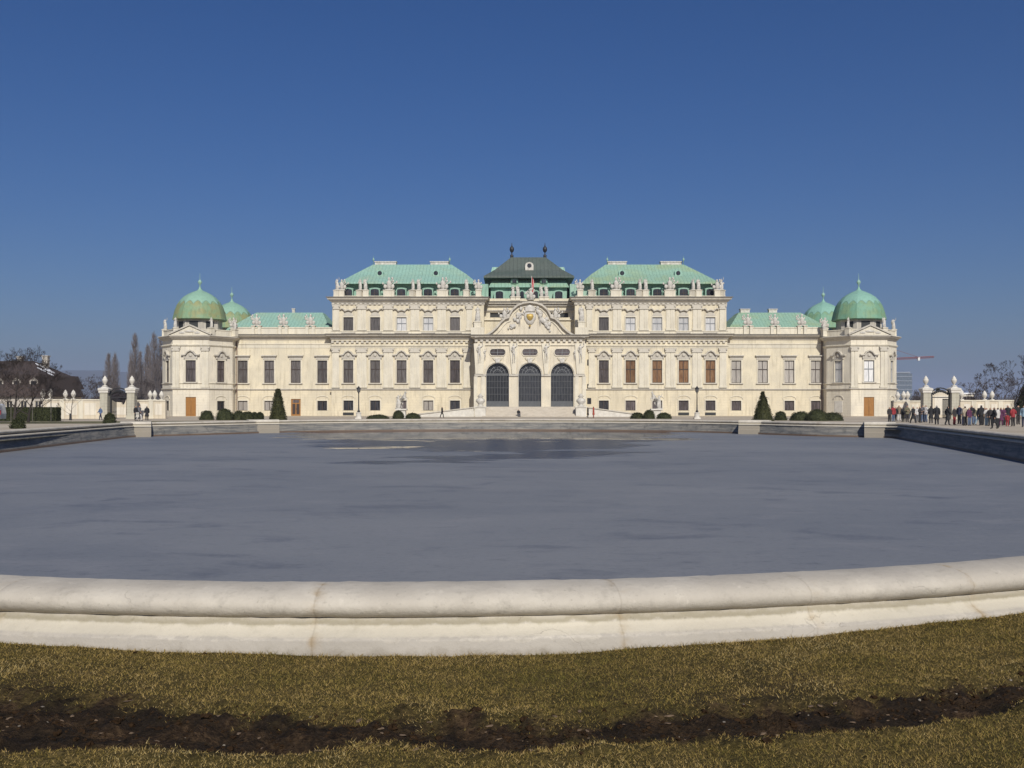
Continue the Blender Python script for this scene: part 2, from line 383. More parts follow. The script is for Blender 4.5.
def under(parent, o):                                       # built in world coordinates: keep it where it is
    o.location = o.location - OFF
roll = [(.02, .19)] + [(.21 + .315 * (-math.cos(t)) * (abs(math.cos(t)) ** -.25 if abs(math.cos(t)) > .01 else 1), .30 + .108 * math.sin(t)) for t in [math.pi * (-.33 + 1.66 * k / 16) for k in range(17)]] + [(.40, .19)]
roll = list(reversed(roll))
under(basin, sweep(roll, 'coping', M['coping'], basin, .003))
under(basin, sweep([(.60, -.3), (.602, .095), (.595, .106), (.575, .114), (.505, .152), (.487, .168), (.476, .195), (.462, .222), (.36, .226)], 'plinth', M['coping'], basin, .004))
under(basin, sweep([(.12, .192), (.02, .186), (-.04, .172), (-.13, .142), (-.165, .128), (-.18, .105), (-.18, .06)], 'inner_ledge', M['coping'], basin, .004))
under(basin, sweep([(-.12, .062), (-.15, .055), (-.15, -.28), (-.21, -.31), (-.23, -.5), (-.31, -.56), (-.33, -1.1)], 'retaining_wall', M['basin'], basin))
for (px, py), wd, k in ((CR, 2.2, 1), (MR, 2.5, 1), (ML, 2.6, -1), (CL, 2.2, -1)):
    i = min(range(len(loop)), key=lambda q: (loop[q][0] - px) ** 2 + (loop[q][1] - py) ** 2)
    nn = Vector({CR: (.30, .95), CL: (-.30, .95), MR: (.38, .92), ML: (-.38, .92)}[(px, py)]).normalized()
    pp = [(.8, -.3), (.8, .14), (.74, .20), (.76, .36), (.66, .45), (.5, .47), (-.45, .47), (-.62, .44), (-.70, .36), (-.70, .27), (-.62, .20), (-.74, .15), (-.74, .07), (-.66, .05), (-.68, -.28), (-.78, -.34), (-.80, -1.1)]
    mb = MB(); n = len(pp); u = wd / 2
    tris = tessellate_polygon([[Vector((a, b, 0)) for a, b in pp]])
    mb.add([(-u, -a, b) for a, b in pp] + [(u, -a, b) for a, b in pp],
           [tuple(t) for t in tris] + [tuple(x + n for x in reversed(t)) for t in tris] + [(q, (q + 1) % n, (q + 1) % n + n, q + n) for q in range(n)])
    o = mb.build('pier', M['pier'], basin, False, Vector((px, py, 0)) - OFF, math.atan2(nn.y, nn.x) + math.pi / 2)

# ------------------------------------------------------------------ ground, lawn, ice
def sheet(name, outer, hole, z, m, kind='structure'):
    polys = [[Vector((x, y, 0)) for x, y in outer]] + ([[Vector((x, y, 0)) for x, y in hole]] if hole else [])
    pts = [p for q in polys for p in q]; tr = tessellate_polygon(polys)
    me = bpy.data.meshes.new(name); me.from_pydata([(p.x, p.y, z) for p in pts], [], [tuple(t) for t in tr]); me.materials.append(m)
    bm = bmesh.new(); bm.from_mesh(me); bmesh.ops.recalc_face_normals(bm, faces=bm.faces)
    if sum(f.normal.z for f in bm.faces) < 0: bmesh.ops.reverse_faces(bm, faces=bm.faces)
    bm.to_mesh(me); bm.free(); o = link(name, me); o['kind'] = kind; return o
def gravel_mat():
    m, nt, b = new_mat('sandy_gravel'); b.inputs['Roughness'].default_value = .95; b.inputs['Specular IOR Level'].default_value = .1
    v = coords(nt); n = noise_n(nt, v, .12, 6); n2 = noise_n(nt, v, 14, 4)
    col = mixc(nt, maprange(nt, n, .35, .65), (.40, .34, .26), (.48, .42, .33))
    col = mixc(nt, maprange(nt, n2, .55, .75, 0, .5), col, (.2, .17, .13))
    nt.links.new(col, b.inputs['Base Color']); bump(nt, b, n2, .4, .02); return m
M['gravel'] = gravel_mat()
M['turf'] = mat('winter_turf', (.15, .13, .055), (.09, .085, .03), 1.6, .95, .5)
M['soil'] = mat('bare_soil', (.075, .05, .033), (.04, .027, .02), 4, .95, .6)
sheet('ground', [(-8800, -3800), (8800, -3800), (8800, 11800), (-8800, 11800)], loop, G, M['gravel'])

def furrow_c(x): return np.interp(x, [-9, -4, -2.7, -1.5, 0, 1.8, 3.0, 4.5, 9], [7.2, 5.62, 5.40, 5.22, 5.14, 5.44, 5.98, 6.95, 11])
def furrow_w(x): return np.interp(x, [-9, -2.7, -1.5, 0, 1.8, 3.0, 9], [.5, .47, .36, .31, .30, .31, .35])
def vnoise(x, y, f, seed=0):
    return np.array([noise.noise(Vector((a * f, b * f, seed))) for a, b in zip(x.ravel(), y.ravel())]).reshape(x.shape)
def axis_pts(lo, hi, step, far, n):
    a = np.arange(lo, hi + 1e-6, step); g = np.geomspace(step, far, n)
    return np.concatenate([lo - np.cumsum(g)[::-1], a, hi + np.cumsum(g)])
g_ = np.arange(5.32, 15, .14); far_ = np.array([16, 18, 21, 26, 34])
gx = np.concatenate([-far_[::-1], -g_[::-1], np.arange(-5.2, 5.21, .04), g_, far_]); gy = np.concatenate([np.linspace(-8, 3.4, 20)[:-1], np.arange(3.4, 9.2, .04), np.arange(9.2, 23, .14), [24, 26]])
XX, YY = np.meshgrid(gx, gy)
n1 = vnoise(XX, YY, 1.7, 1); n2 = vnoise(XX, YY, 6, 2); n3 = vnoise(XX, YY, 19, 3); n4 = vnoise(XX, YY, .45, 9)
dd = np.abs(YY - furrow_c(XX) + .07 * n1) / furrow_w(XX)
edge = .80 + .5 * n2 + .45 * n1 + .35 * n3 + .3 * n4 - .10 * np.clip((XX - 1.) / 2., 0, 1)
soil = np.clip((edge - dd) / .65 + .5, 0, 1)
halo = .75 * np.clip(1.35 - (YY - furrow_c(XX) - .2) / (.62 + .4 * n4), 0, 1) * (YY > furrow_c(XX)) * np.clip(.18 + n1 * .55 + n2 * .5 + n4 * 1.0, 0, 1)
rim_r = np.hypot(XX - AC[0], YY - AC[1]) - AR
rise = (.085 * np.clip((XX - .3) / 3.6, 0, 1.3) + .045 * np.clip((-1.2 - XX) / 2.4, 0, 1.3)) * np.clip((1.9 - rim_r) / 1.3, 0, 1) ** 1.5
ZZ = rise + .012 * n1 + .006 * n2 - soil * (.042 + .02 * n1) + soil * (.055 * n2 + .075 * np.abs(n3) + .02 * vnoise(XX, YY, 11, 4)) + .03 * np.exp(-((dd - 1.1) / .22) ** 2) * (.5 + n2) + .003 * n3
in_fur = soil > .45
ny, nx = XX.shape
verts = np.stack([XX, YY, ZZ], -1).reshape(-1, 3)
ctr_in = np.zeros(XX.shape, bool)
for (xa_, ya_), (xb_, yb_) in zip(loop, loop[1:] + loop[:1]):
    if ya_ != yb_: ctr_in ^= ((ya_ > YY) != (yb_ > YY)) & (XX < (xb_ - xa_) * (YY - ya_) / (yb_ - ya_) + xa_)
fs = []
for j in range(ny - 1):
    for i in range(nx - 1):
        if ctr_in[j, i] or ctr_in[j, i + 1] or ctr_in[j + 1, i] or ctr_in[j + 1, i + 1] or (gy[j + 1] > 21 and gx[i] > -30): continue
        fs.append((j * nx + i, j * nx + i + 1, (j + 1) * nx + i + 1, (j + 1) * nx + i))
me = bpy.data.meshes.new('lawn'); me.from_pydata(verts.tolist(), [], fs)
me.attributes.new('soil', 'FLOAT', 'POINT').data.foreach_set('value', soil.ravel())
me.attributes.new('worn', 'FLOAT', 'POINT').data.foreach_set('value', halo.ravel())
me.polygons.foreach_set('use_smooth', [True] * len(me.polygons))
m, nt, b = new_mat('lawn_and_soil'); b.inputs['Roughness'].default_value = .95; b.inputs['Specular IOR Level'].default_value = .12
v = coords(nt); t1 = noise_n(nt, v, 3, 6, .65); t2 = noise_n(nt, v, 38, 5, .7); t3 = noise_n(nt, v, 11, 5, .7)
g = mixc(nt, maprange(nt, t1, .35, .65), (.12, .094, .028), (.21, .152, .055))
g = mixc(nt, maprange(nt, t2, .35, .7, .0, .8), (.052, .040, .012), g)
s = mixc(nt, maprange(nt, t3, .35, .65), (.036, .023, .012), (.092, .058, .031)); s = mixc(nt, maprange(nt, t2, .3, .65), (.017, .010, .006), s); s = mixc(nt, maprange(nt, t1, .42, .60, .75, 0), s, (.014, .011, .008))
aS = N(nt, 'ShaderNodeAttribute', attribute_name='soil'); aW = N(nt, 'ShaderNodeAttribute', attribute_name='worn')
k = math_n(nt, 'MAXIMUM', aS.outputs['Fac'], math_n(nt, 'MULTIPLY', aW.outputs['Fac'], .8))
nt.links.new(mixc(nt, k, g, s), b.inputs['Base Color']); bump(nt, b, math_n(nt, 'ADD', t2, t3), .9, .03)
me.materials.append(m); o = link('lawn', me); o['kind'] = 'structure'

# blades of grass: one uncountable mass
def interp(A, x, y):
    i = np.clip(np.searchsorted(gx, x) - 1, 0, nx - 2); j = np.clip(np.searchsorted(gy, y) - 1, 0, ny - 2)
    tx = (x - gx[i]) / (gx[i + 1] - gx[i]); ty = (y - gy[j]) / (gy[j + 1] - gy[j])
    return A[j, i] * (1 - tx) * (1 - ty) + A[j, i + 1] * tx * (1 - ty) + A[j + 1, i] * (1 - tx) * ty + A[j + 1, i + 1] * tx * ty
NB = 680000
bx = np.random.uniform(-7.5, 7.5, NB); by = np.random.uniform(4.0, 9.3, NB)
edge_r = AR + .60
rr = np.hypot(bx - AC[0], by - AC[1])
keep = (rr > edge_r - .0) & (np.random.rand(NB) > interp(soil, bx, by) * 1.02) & (np.random.rand(NB) > .7 * interp(halo, bx, by)) & (np.abs(bx) < by * .62 + 3.6)
bx, by, rr = bx[keep], by[keep], rr[keep]; NB = len(bx); bz = interp(ZZ, bx, by)
ang = np.random.uniform(0, 2 * np.pi, NB); clump = vnoise(bx, by, 7, 5)
hgt = np.random.uniform(.006, .017, NB) * (1 + .55 * clump) * np.where(rr < edge_r + .07, 1.9, 1.0)
wid = np.random.uniform(.0014, .003, NB); lean = np.random.uniform(.5, 2.2, NB) * hgt; la = np.random.uniform(0, 2 * np.pi, NB)
V = np.empty((NB, 3, 3)); ca, sa = np.cos(ang) * wid, np.sin(ang) * wid
V[:, 0] = np.stack([bx - ca, by - sa, bz - .003], -1); V[:, 1] = np.stack([bx + ca, by + sa, bz - .003], -1)
V[:, 2] = np.stack([bx + np.cos(la) * lean, by + np.sin(la) * lean, bz + hgt], -1)
me = bpy.data.meshes.new('grass'); me.vertices.add(NB * 3); me.vertices.foreach_set('co', V.ravel())
me.loops.add(NB * 3); me.loops.foreach_set('vertex_index', np.arange(NB * 3, dtype=np.int32))
me.polygons.add(NB); me.polygons.foreach_set('loop_start', np.arange(0, NB * 3, 3, dtype=np.int32))
me.update(calc_edges=True)
big = vnoise(bx, by, .9, 8) * .55 + vnoise(bx, by, 3, 11) * .3
tone = np.clip(np.random.rand(NB) * .8 + .08 + big * .8, 0, 1)
me.attributes.new('tone', 'FLOAT', 'POINT').data.foreach_set('value', np.repeat(tone, 3))
m, nt, b = new_mat('dry_winter_grass'); b.inputs['Roughness'].default_value = .8; b.inputs['Specular IOR Level'].default_value = .15
a = N(nt, 'ShaderNodeAttribute', attribute_name='tone')
nt.links.new(ramp(nt, a.outputs['Fac'], [(0, (.112, .096, .022)), (.3, (.198, .146, .037)), (.65, (.288, .20, .064)), (.9, (.345, .245, .10)), (1, (.42, .33, .15))]), b.inputs['Base Color'])
me.materials.append(m); o = link('grass', me); tag(o, 'short dry olive winter grass beside the bare furrow', 'grass', kind='stuff')
# crumbs of earth, chips and pebbles in the furrow
ICO = []
for sub in (1, 2):
    bm = bmesh.new(); bmesh.ops.create_icosphere(bm, subdivisions=sub, radius=1); ICO.append(([tuple(v.co) for v in bm.verts], [tuple(v.index for v in f.verts) for f in bm.faces])); bm.free()
mb = MB(); rnd = random.Random(3)
for k in range(2300):
    x = rnd.uniform(-4.6, 4.6); wv = float(furrow_w(x)); y = float(furrow_c(x)) + rnd.gauss(0, .55) * wv
    kind = rnd.random()
    if k % 9 == 0: y = rnd.uniform(4.2, 6.9); kind = .95
    if k % 11 == 0: t_ = math.asin(max(-1, min(1, (x - AC[0]) / (AR + .65)))); y = AC[1] - (AR + .63 + abs(rnd.gauss(0, .02))) * math.cos(t_); kind = .5
    if math.hypot(x - AC[0], y - AC[1]) < AR + .615: continue
    r = (rnd.uniform(.004, .012) if rnd.random() < .95 else rnd.uniform(.014, .028)) if kind < .9 else rnd.uniform(.010, .022)
    mi = 0 if kind < .93 else (1 if kind < .985 else 2); r *= (1, .6, .5)[mi]
    if abs(y - float(furrow_c(x))) > wv * 1.05: r *= .6; mi = 0 if mi < 2 else mi
    z = float(interp(ZZ, np.array([x]), np.array([y]))[0]); a = rnd.uniform(0, 6.28); sq = rnd.uniform(.4, .8) if mi != 1 else .3
    el = 1 if mi != 1 else rnd.uniform(1.2, 2.6)
    ca, sa = math.cos(a), math.sin(a); big_ = r > .011 and mi == 0
    vs_, fs_ = ICO[1 if big_ else 0]; o0 = Vector((rnd.uniform(0, 99), rnd.uniform(0, 99), 0)); pts_ = []
    for p in vs_:
        q = Vector(p) * (1 + (.75 * noise.noise(Vector(p) * 1.6 + o0) + (.35 * noise.noise(Vector(p) * 4 + o0) if big_ else 0))); q = Vector((q.x * el, q.y, q.z * sq)) * r
        pts_.append((x + q.x * ca - q.y * sa, y + q.x * sa + q.y * ca, z + r * .15 + q.z))
    mb.add(pts_, fs_, mi)
M['crumb'] = mat('earth_crumb', (.046, .027, .014), (.020, .012, .0065), 14, 1., .6, spec=.05)
M['chip'] = mat('wood_chip', (.19, .13, .075), (.10, .065, .04), 20, .9, .2)
M['pebble'] = mat('pale_pebble', (.22, .19, .15), (.13, .11, .085), 20, .8, .2)
o = mb.build('soil_debris', [M['crumb'], M['chip'], M['pebble']]); tag(o, 'crumbs of dark earth, bark chips and pebbles in the furrow', 'soil', kind='stuff')

# ice with open water at the far end
def ice_mat():
    m, nt, b = new_mat('grey_ice_and_meltwater')
    v = coords(nt); sep = N(nt, 'ShaderNodeSeparateXYZ'); nt.links.new(v, sep.inputs[0])
    a1 = noise_n(nt, coords(nt, 'Object', (.6, 1, 1)), .10, 7, .6, .4); a2 = noise_n(nt, coords(nt, 'Object', (.7, 1, 1)), .55, 7, .66, .5); a3 = noise_n(nt, coords(nt, 'Object', (.5, 1, 1)), 3.2, 6, .7, .3)
    col = mixc(nt, maprange(nt, a1, .34, .66), (.160, .170, .186), (.205, .211, .220))
    col = mixc(nt, maprange(nt, a2, .53, .68, 0, .75), col, (.118, .127, .148))
    col = mixc(nt, maprange(nt, a2, .30, .46, .6, 0), col, (.22, .222, .232))
    col = mixc(nt, maprange(nt, a3, .56, .72, 0, .55), col, (.225, .225, .235))
    col = mixc(nt, maprange(nt, a3, .30, .42, .5, 0), col, (.085, .09, .108))
    a4 = noise_n(nt, coords(nt, 'Object', (.7, 1, 1)), 14., 4, .7); col = mixc(nt, maprange(nt, a4, .54, .68, 0, .35), col, (.25, .25, .26)); col = mixc(nt, maprange(nt, a4, .32, .44, .35, 0), col, (.07, .075, .09))
    # meltwater mask: towards the far middle, broken up by noise
    dx = math_n(nt, 'ADD', sep.outputs[0], 2.); dx2 = math_n(nt, 'MULTIPLY', math_n(nt, 'MULTIPLY', dx, dx), .15)
    wob = math_n(nt, 'MULTIPLY', math_n(nt, 'SUBTRACT', noise_n(nt, coords(nt, 'Object', (.45, 1, 1)), .16, 7, .68, .4), .5), 75.)
    q = math_n(nt, 'ADD', math_n(nt, 'SUBTRACT', sep.outputs[1], dx2), wob)
    wet = maprange(nt, q, 47., 50.)
    isl = math_n(nt, 'MULTIPLY', maprange(nt, sep.outputs[0], 1., 4., 1., 0.), 1.); isl = math_n(nt, 'MULTIPLY', isl, maprange(nt, noise_n(nt, coords(nt, 'Object', (.4, 1, 1)), .23, 6, .62, .5), .60, .625))
    calm = math_n(nt, 'MAXIMUM', maprange(nt, math_n(nt, 'ADD', math_n(nt, 'MULTIPLY', wob, .25), sep.outputs[1]), 70., 74.), isl)
    col = mixc(nt, wet, col, (.010, .016, .036))
    ro = mixc(nt, calm, mixc(nt, wet, (.55, .55, .55), (.30, .30, .30)), mixc(nt, wet, (.55, .55, .55), (.05, .05, .05)))
    h = mixc(nt, calm, mixc(nt, wet, math_n(nt, 'ADD', math_n(nt, 'MULTIPLY', a2, .6), math_n(nt, 'MULTIPLY', a3, .3)), noise_n(nt, coords(nt, 'Object', (.6, 1, 1)), 3.2, 3)), (.5, .5, .5))
    nt.links.new(col, b.inputs['Base Color']); nt.links.new(ro, b.inputs['Roughness']); b.inputs['IOR'].default_value = 1.33
    b.inputs['Specular IOR Level'].default_value = .5
    nb = N(nt, 'ShaderNodeBump'); nb.inputs['Distance'].default_value = .08
    st = mixc(nt, wet, (.25, .25, .25), (.9, .9, .9)); nt.links.new(st, nb.inputs['Strength']); nt.links.new(h, nb.inputs['Height']); nt.links.new(nb.outputs[0], b.inputs['Normal'])
    return m
M['ice'] = ice_mat()
sheet('water', [(p[0] - n_.x * .3, p[1] - n_.y * .3) for p, n_ in zip(loop, LN)], None, -.70, M['ice'])
# strips of turf and soil behind the side rims
def band(name, pts, wd, z, m):
    L = [Vector(p) for p in pts]; vs = []
    for i, p in enumerate(L):
        d = (L[min(i + 1, len(L) - 1)] - L[max(i - 1, 0)]).normalized(); n_ = Vector((d.y, -d.x)); vs += [(p.x, p.y, z), (p.x + n_.x * wd, p.y + n_.y * wd, z)]
    mb = MB(); mb.add(vs, [(2 * i, 2 * i + 1, 2 * i + 3, 2 * i + 2) for i in range(len(L) - 1)]); o = mb.build(name, m); o['kind'] = 'structure'; return o
band('soil_strip', [(17.4, 25), (21.3, 40.7), (27.9, 72.5), (27.6, 75.8)], 1.1, G + .02, M['soil'])
band('turf_strip', [(-28.6, 73.5), (-25.2, 48), (-21.6, 25)], 2.2, G + .004, M['turf'])
band('lawn_strip', [(-80, 95), (-50, 100), (-31, 105)], -16, G + .004, M['turf'])

# ================================================================== figures: statues and people
def human(pose='stand', robe=False):
    J = {'pelvis': (0, 0, .95, .145, .10)}; E = []
    def add(n, p, r, par): J[n] = tuple(p) + (r if isinstance(r, tuple) else (r,)); E.append((par, n))
    seat = pose == 'sit'
    add('waist', (0, .0, 1.08), (.135, .095), 'pelvis'); add('chest', (0, -.005, 1.30), (.165, .11), 'waist'); add('collar', (0, .0, 1.43), (.11, .075), 'chest')
    add('neck', (0, -.005, 1.50), .055, 'collar'); add('head', (0, -.02, 1.60), (.075, .088), 'neck'); add('crown', (0, -.01, 1.70), (.068, .08), 'head')
    arms = {'stand': [((.24, .01, 1.16), (.25, -.05, .93)), ((-.24, .01, 1.16), (-.25, -.05, .93))],
            'walk': [((.23, .10, 1.17), (.24, .02, .95)), ((-.23, -.07, 1.17), (-.23, -.24, 1.02))],
            'pocket': [((.28, .06, 1.18), (.19, -.08, 1.0)), ((-.27, .05, 1.18), (-.12, -.19, 1.16))],
            'raise': [((.36, -.02, 1.55), (.34, -.10, 1.84)), ((-.28, .05, 1.17), (-.15, -.14, 1.05))],
            'sit': [((.23, -.08, 1.18), (.16, -.30, 1.04)), ((-.23, -.08, 1.18), (-.16, -.30, 1.04))]}[pose]
    for s, (el, wr) in zip((1, -1), arms):
        k = 'r' if s > 0 else 'l'
        add('sh' + k, (s * .185, 0, 1.405), .068, 'collar'); add('el' + k, el, .048, 'sh' + k); add('wr' + k, wr, .034, 'el' + k)
        d = (Vector(wr) - Vector(el)).normalized(); add('ha' + k, Vector(wr) + d * .075, (.038, .022), 'wr' + k)
        legs = {'walk': ((s * .1, -.14 * s, .5), (s * .1, -.24 * s + .06, .09)), 'sit': ((s * .12, -.42, .97), (s * .12, -.44, .53)), 'raise': ((s * .12, -.05 * (s > 0), .5), (s * .13, .06 * s, .08))}.get(pose, ((s * .1, -.01, .5), (s * .11, .02, .08)))
        add('hip' + k, (s * .085, 0, .88), .088, 'pelvis'); add('kn' + k, legs[0], .062, 'hip' + k); add('an' + k, legs[1], .043, 'kn' + k)
        add('toe' + k, (legs[1][0] + s * .02, legs[1][1] - .15, legs[1][2] - .045), (.042, .03), 'an' + k)
    me = skin_mesh(J, E, 1); v, f = mesh_arrays(me); bpy.data.meshes.remove(me)
    JV = {n: Vector(J[n][:3]) for n in J}
    zone = []
    for q in f:
        c = sum((v[i] for i in q), Vector()) / len(q); best = min(E, key=lambda e: seg_d(c, JV[e[0]], JV[e[1]]) - .5 * (J[e[0]][3] + J[e[1]][3])); b = best[1]
        if b in ('head', 'crown'): z = 'hair' if (c.z > 1.665 or (c.y > .005 and c.z > 1.55)) else 'skin'
        elif b == 'neck': z = 'skin'
        elif b[:2] == 'ha': z = 'skin'
        elif b[:2] in ('kn', 'an', 'hi'): z = 'leg'
        elif b[:3] == 'toe': z = 'shoe'
        else: z = 'torso'
        if z == 'torso' and c.z < .93 and not seat and b in ('pelvis', 'waist'): z = 'leg'
        zone.append(z)
    # five tapered fingers on each palm, a nose and eyes
    mb = MB(); mb.v = [tuple(p) for p in v]; mb.f = list(f); sl_ = {'skin': 0, 'hair': 0, 'torso': 0, 'leg': 0, 'shoe': 1}
    mb.m = [sl_[z] for z in zone]
    for k in 'rl':
        h = JV['ha' + k]; d = (h - JV['wr' + k]).normalized(); sd = Vector((1, 0, 0)).cross(d); sd = sd.normalized() if sd.length > .2 else Vector((0, 1, 0)); up = d.cross(sd)
        for q, (o, L) in enumerate(((-.027, .065), (-.009, .078), (.009, .073), (.025, .058))):
            b0 = h + sd * o; b1 = b0 + d * L * .55 + up * .006; mb.tube(b0, b1, .0095, .0085, 5); mb.tube(b1, b0 + d * L + up * .022, .0085, .006, 5)
        mb.tube(h - d * .05 - sd * .03, h - sd * .062 + up * .01, .012, .008, 5)
    mb.add([(0, -.128, 1.60), (.014, -.098, 1.585), (-.014, -.098, 1.585), (0, -.1, 1.635), (0, -.098, 1.58)], [(0, 1, 3), (0, 3, 2), (0, 2, 4), (0, 4, 1)])
    for s in (1, -1):
        mb.lathe([(.001, -.009), (.009, -.004), (.009, .004), (.001, .009)], (s * .031, -.093, 1.632), 6, 0, 2); mb.lathe([(.004, -.02), (.018, -.01), (.02, .012), (.004, .022)], (s * .082, -.01, 1.615), 6)
    return v, f, zone, mb, J
def shell(v, f, zone, zs, off, extra=None, hem=None):
    used = sorted({i for q, z in zip(f, zone) if z in zs for i in q}); ix = {i: k for k, i in enumerate(used)}
    nrm = {i: Vector() for i in used}
    for q in f:
        c = (v[q[1]] - v[q[0]]).cross(v[q[2]] - v[q[0]])
        for i in q:
            if i in nrm: nrm[i] += c
    mb = MB(); mb.add([v[i] + nrm[i].normalized() * off for i in used], [tuple(ix[i] for i in q) for q, z in zip(f, zone) if z in zs])
    if extra: extra(mb)
    return mb
def skirt(z0, z1, r0, r1, yc=0):
    def fn(mb): mb.lathe([(r1, z1), (r1 * 1.05, (z0 + z1) / 2 + .1), (r0, z0 + .06), (r0 * 1.02, z0), (r0 * .9, z0 + .01)], (0, yc, 0), 12, 0, 0, 1, .72)
    return fn
POSES = {}
for ps in ('stand', 'walk', 'pocket', 'sit'):
    v, f, zn, mb, J = human(ps)
    POSES[ps] = dict(body=mb, v=v, f=f, z=zn)
M['skin'] = mat('skin', (.55, .33, .23), None, 5, .6, 0); M['eye'] = mat('eye', (.03, .02, .02), None, 5, .3, 0); M['shoe'] = mat('dark_leather_shoe', (.025, .02, .018), None, 5, .5, 0)
PM = {}
for ps, d in POSES.items():
    PM[ps, 'body'] = d['body'].mesh('person_body', [M['skin'], M['shoe'], M['eye']], True)
    PM[ps, 'hair'] = shell(d['v'], d['f'], d['z'], ('hair',), .014).mesh('hair', M['iron'], True)
    PM[ps, 'trousers'] = shell(d['v'], d['f'], d['z'], ('leg',), .022).mesh('trousers', M['iron'], True)
    PM[ps, 'jacket'] = shell(d['v'], d['f'], d['z'], ('torso',), .035, skirt(.80, 1.05, .19, .175) if ps != 'sit' else None).mesh('jacket', M['iron'], True)
    if ps != 'sit': PM[ps, 'coat'] = shell(d['v'], d['f'], d['z'], ('torso',), .035, skirt(.48, 1.08, .25, .175)).mesh('coat', M['iron'], True)
CLOTH = {}
def cloth(c):
    if c not in CLOTH: CLOTH[c] = mat('cloth_%02x%02x%02x' % tuple(int(255 * x) for x in c), c, tuple(x * .7 for x in c), 6, .85, .2)
    return CLOTH[c]
def person(px, D, top, legs, hair, pose, facing, label, coat=False, scale=1., x=None, y=None, z=G, group=None):
    x = W(px, D) if x is None else x; y = D if y is None else y
    o = link('person', PM[pose, 'body'], None, (x, y, z), R(facing), scale); tag(o, label, 'person', group)
    for nm, c in (('trousers', legs), ('coat' if coat else 'jacket', top), ('hair', hair)):
        q = link(nm, PM[pose, nm], o); slotmat(q, 0, cloth(c))
    return o

def statue_mesh(pose, drape):
    v, f, zn, mb, J = human(pose); mb.m = [0] * len(mb.f); s = 1.28
    out = MB(); out.add([(p[0] * s, p[1] * s, p[2] * s + .02) for p in mb.v], mb.f)
    rn = random.Random(hash(pose) % 97 if False else len(pose) + drape)
    out.lathe([(.30, 0), (.36, .25), (.33, .7), (.27, 1.15), (.20, 1.4)], (0, .05, .02), 10, 0, 0, 1.15, .8)
    if drape: out.lathe([(.10, .9), (.2, 1.1), (.22, 1.5), (.16, 1.9), (.06, 2.05)], (-.25, .16, 0), 8)
    for i, p in enumerate(out.v):
        q = Vector(p); n_ = noise.noise(q * 3.1) * .05; out.v[i] = (p[0] + n_, p[1] + n_ * .6, p[2])
    out.box(-.42, .42, -.34, .34, -.12, .04)
    return out.mesh('roof_statue', M['stat'], True)
def trophy_mesh(seed, wdt=1.0):
    rn = random.Random(seed); out = MB()
    out.box(-.55 * wdt, .55 * wdt, -.35, .35, -.12, .05)
    out.lathe([(.30, 0), (.42, .35), (.34, .8), (.40, 1.15), (.16, 1.35), (.13, 1.45), (.20, 1.6), (.17, 1.8), (.04, 1.95)], (0, 0, .05), 10)
    for k in range(7):
        a = rn.uniform(-1.15, 1.15); L = rn.uniform(.9, 1.5); p = (rn.uniform(-.2, .2), rn.uniform(-.1, .15), .5); q = (p[0] + math.sin(a) * L, p[1], p[2] + math.cos(a) * L)
        out.tube(p, q, .07, .05, 5); out.lathe([(.02, -.2), (.16, -.05), (.13, .12), (.03, .25)], q, 6, 0, 0, 1, .6)
    for s in (1, -1): out.lathe([(.05, -.35), (.3, -.2), (.34, .1), (.2, .33), (.04, .38)], (s * .52 * wdt, -.08, .45), 9, 0, 0, .9, .5)
    for i, p in enumerate(out.v):
        n_ = noise.noise(Vector(p) * 4 + Vector((seed, 0, 0))) * .06; out.v[i] = (p[0] + n_, p[1] - n_, p[2] + n_ * .5)
    return out.mesh('roof_trophy', M['stat'], True)
STAT = [statue_mesh('raise', 1), statue_mesh('pocket', 0), statue_mesh('walk', 1)]
TROPHY = [trophy_mesh(1), trophy_mesh(5, 1.15), trophy_mesh(9)]
URN = MB().box(-.32, .32, -.32, .32, 0, .16).lathe([(.14, .14), (.12, .3), (.30, .52), (.42, .78), (.47, 1.02), (.42, 1.2), (.31, 1.3), (.35, 1.38), (.26, 1.52), (.13, 1.62), (.15, 1.7), (.04, 1.8)], (0, 0, 0), 12).mesh('urn', M['white'], True)

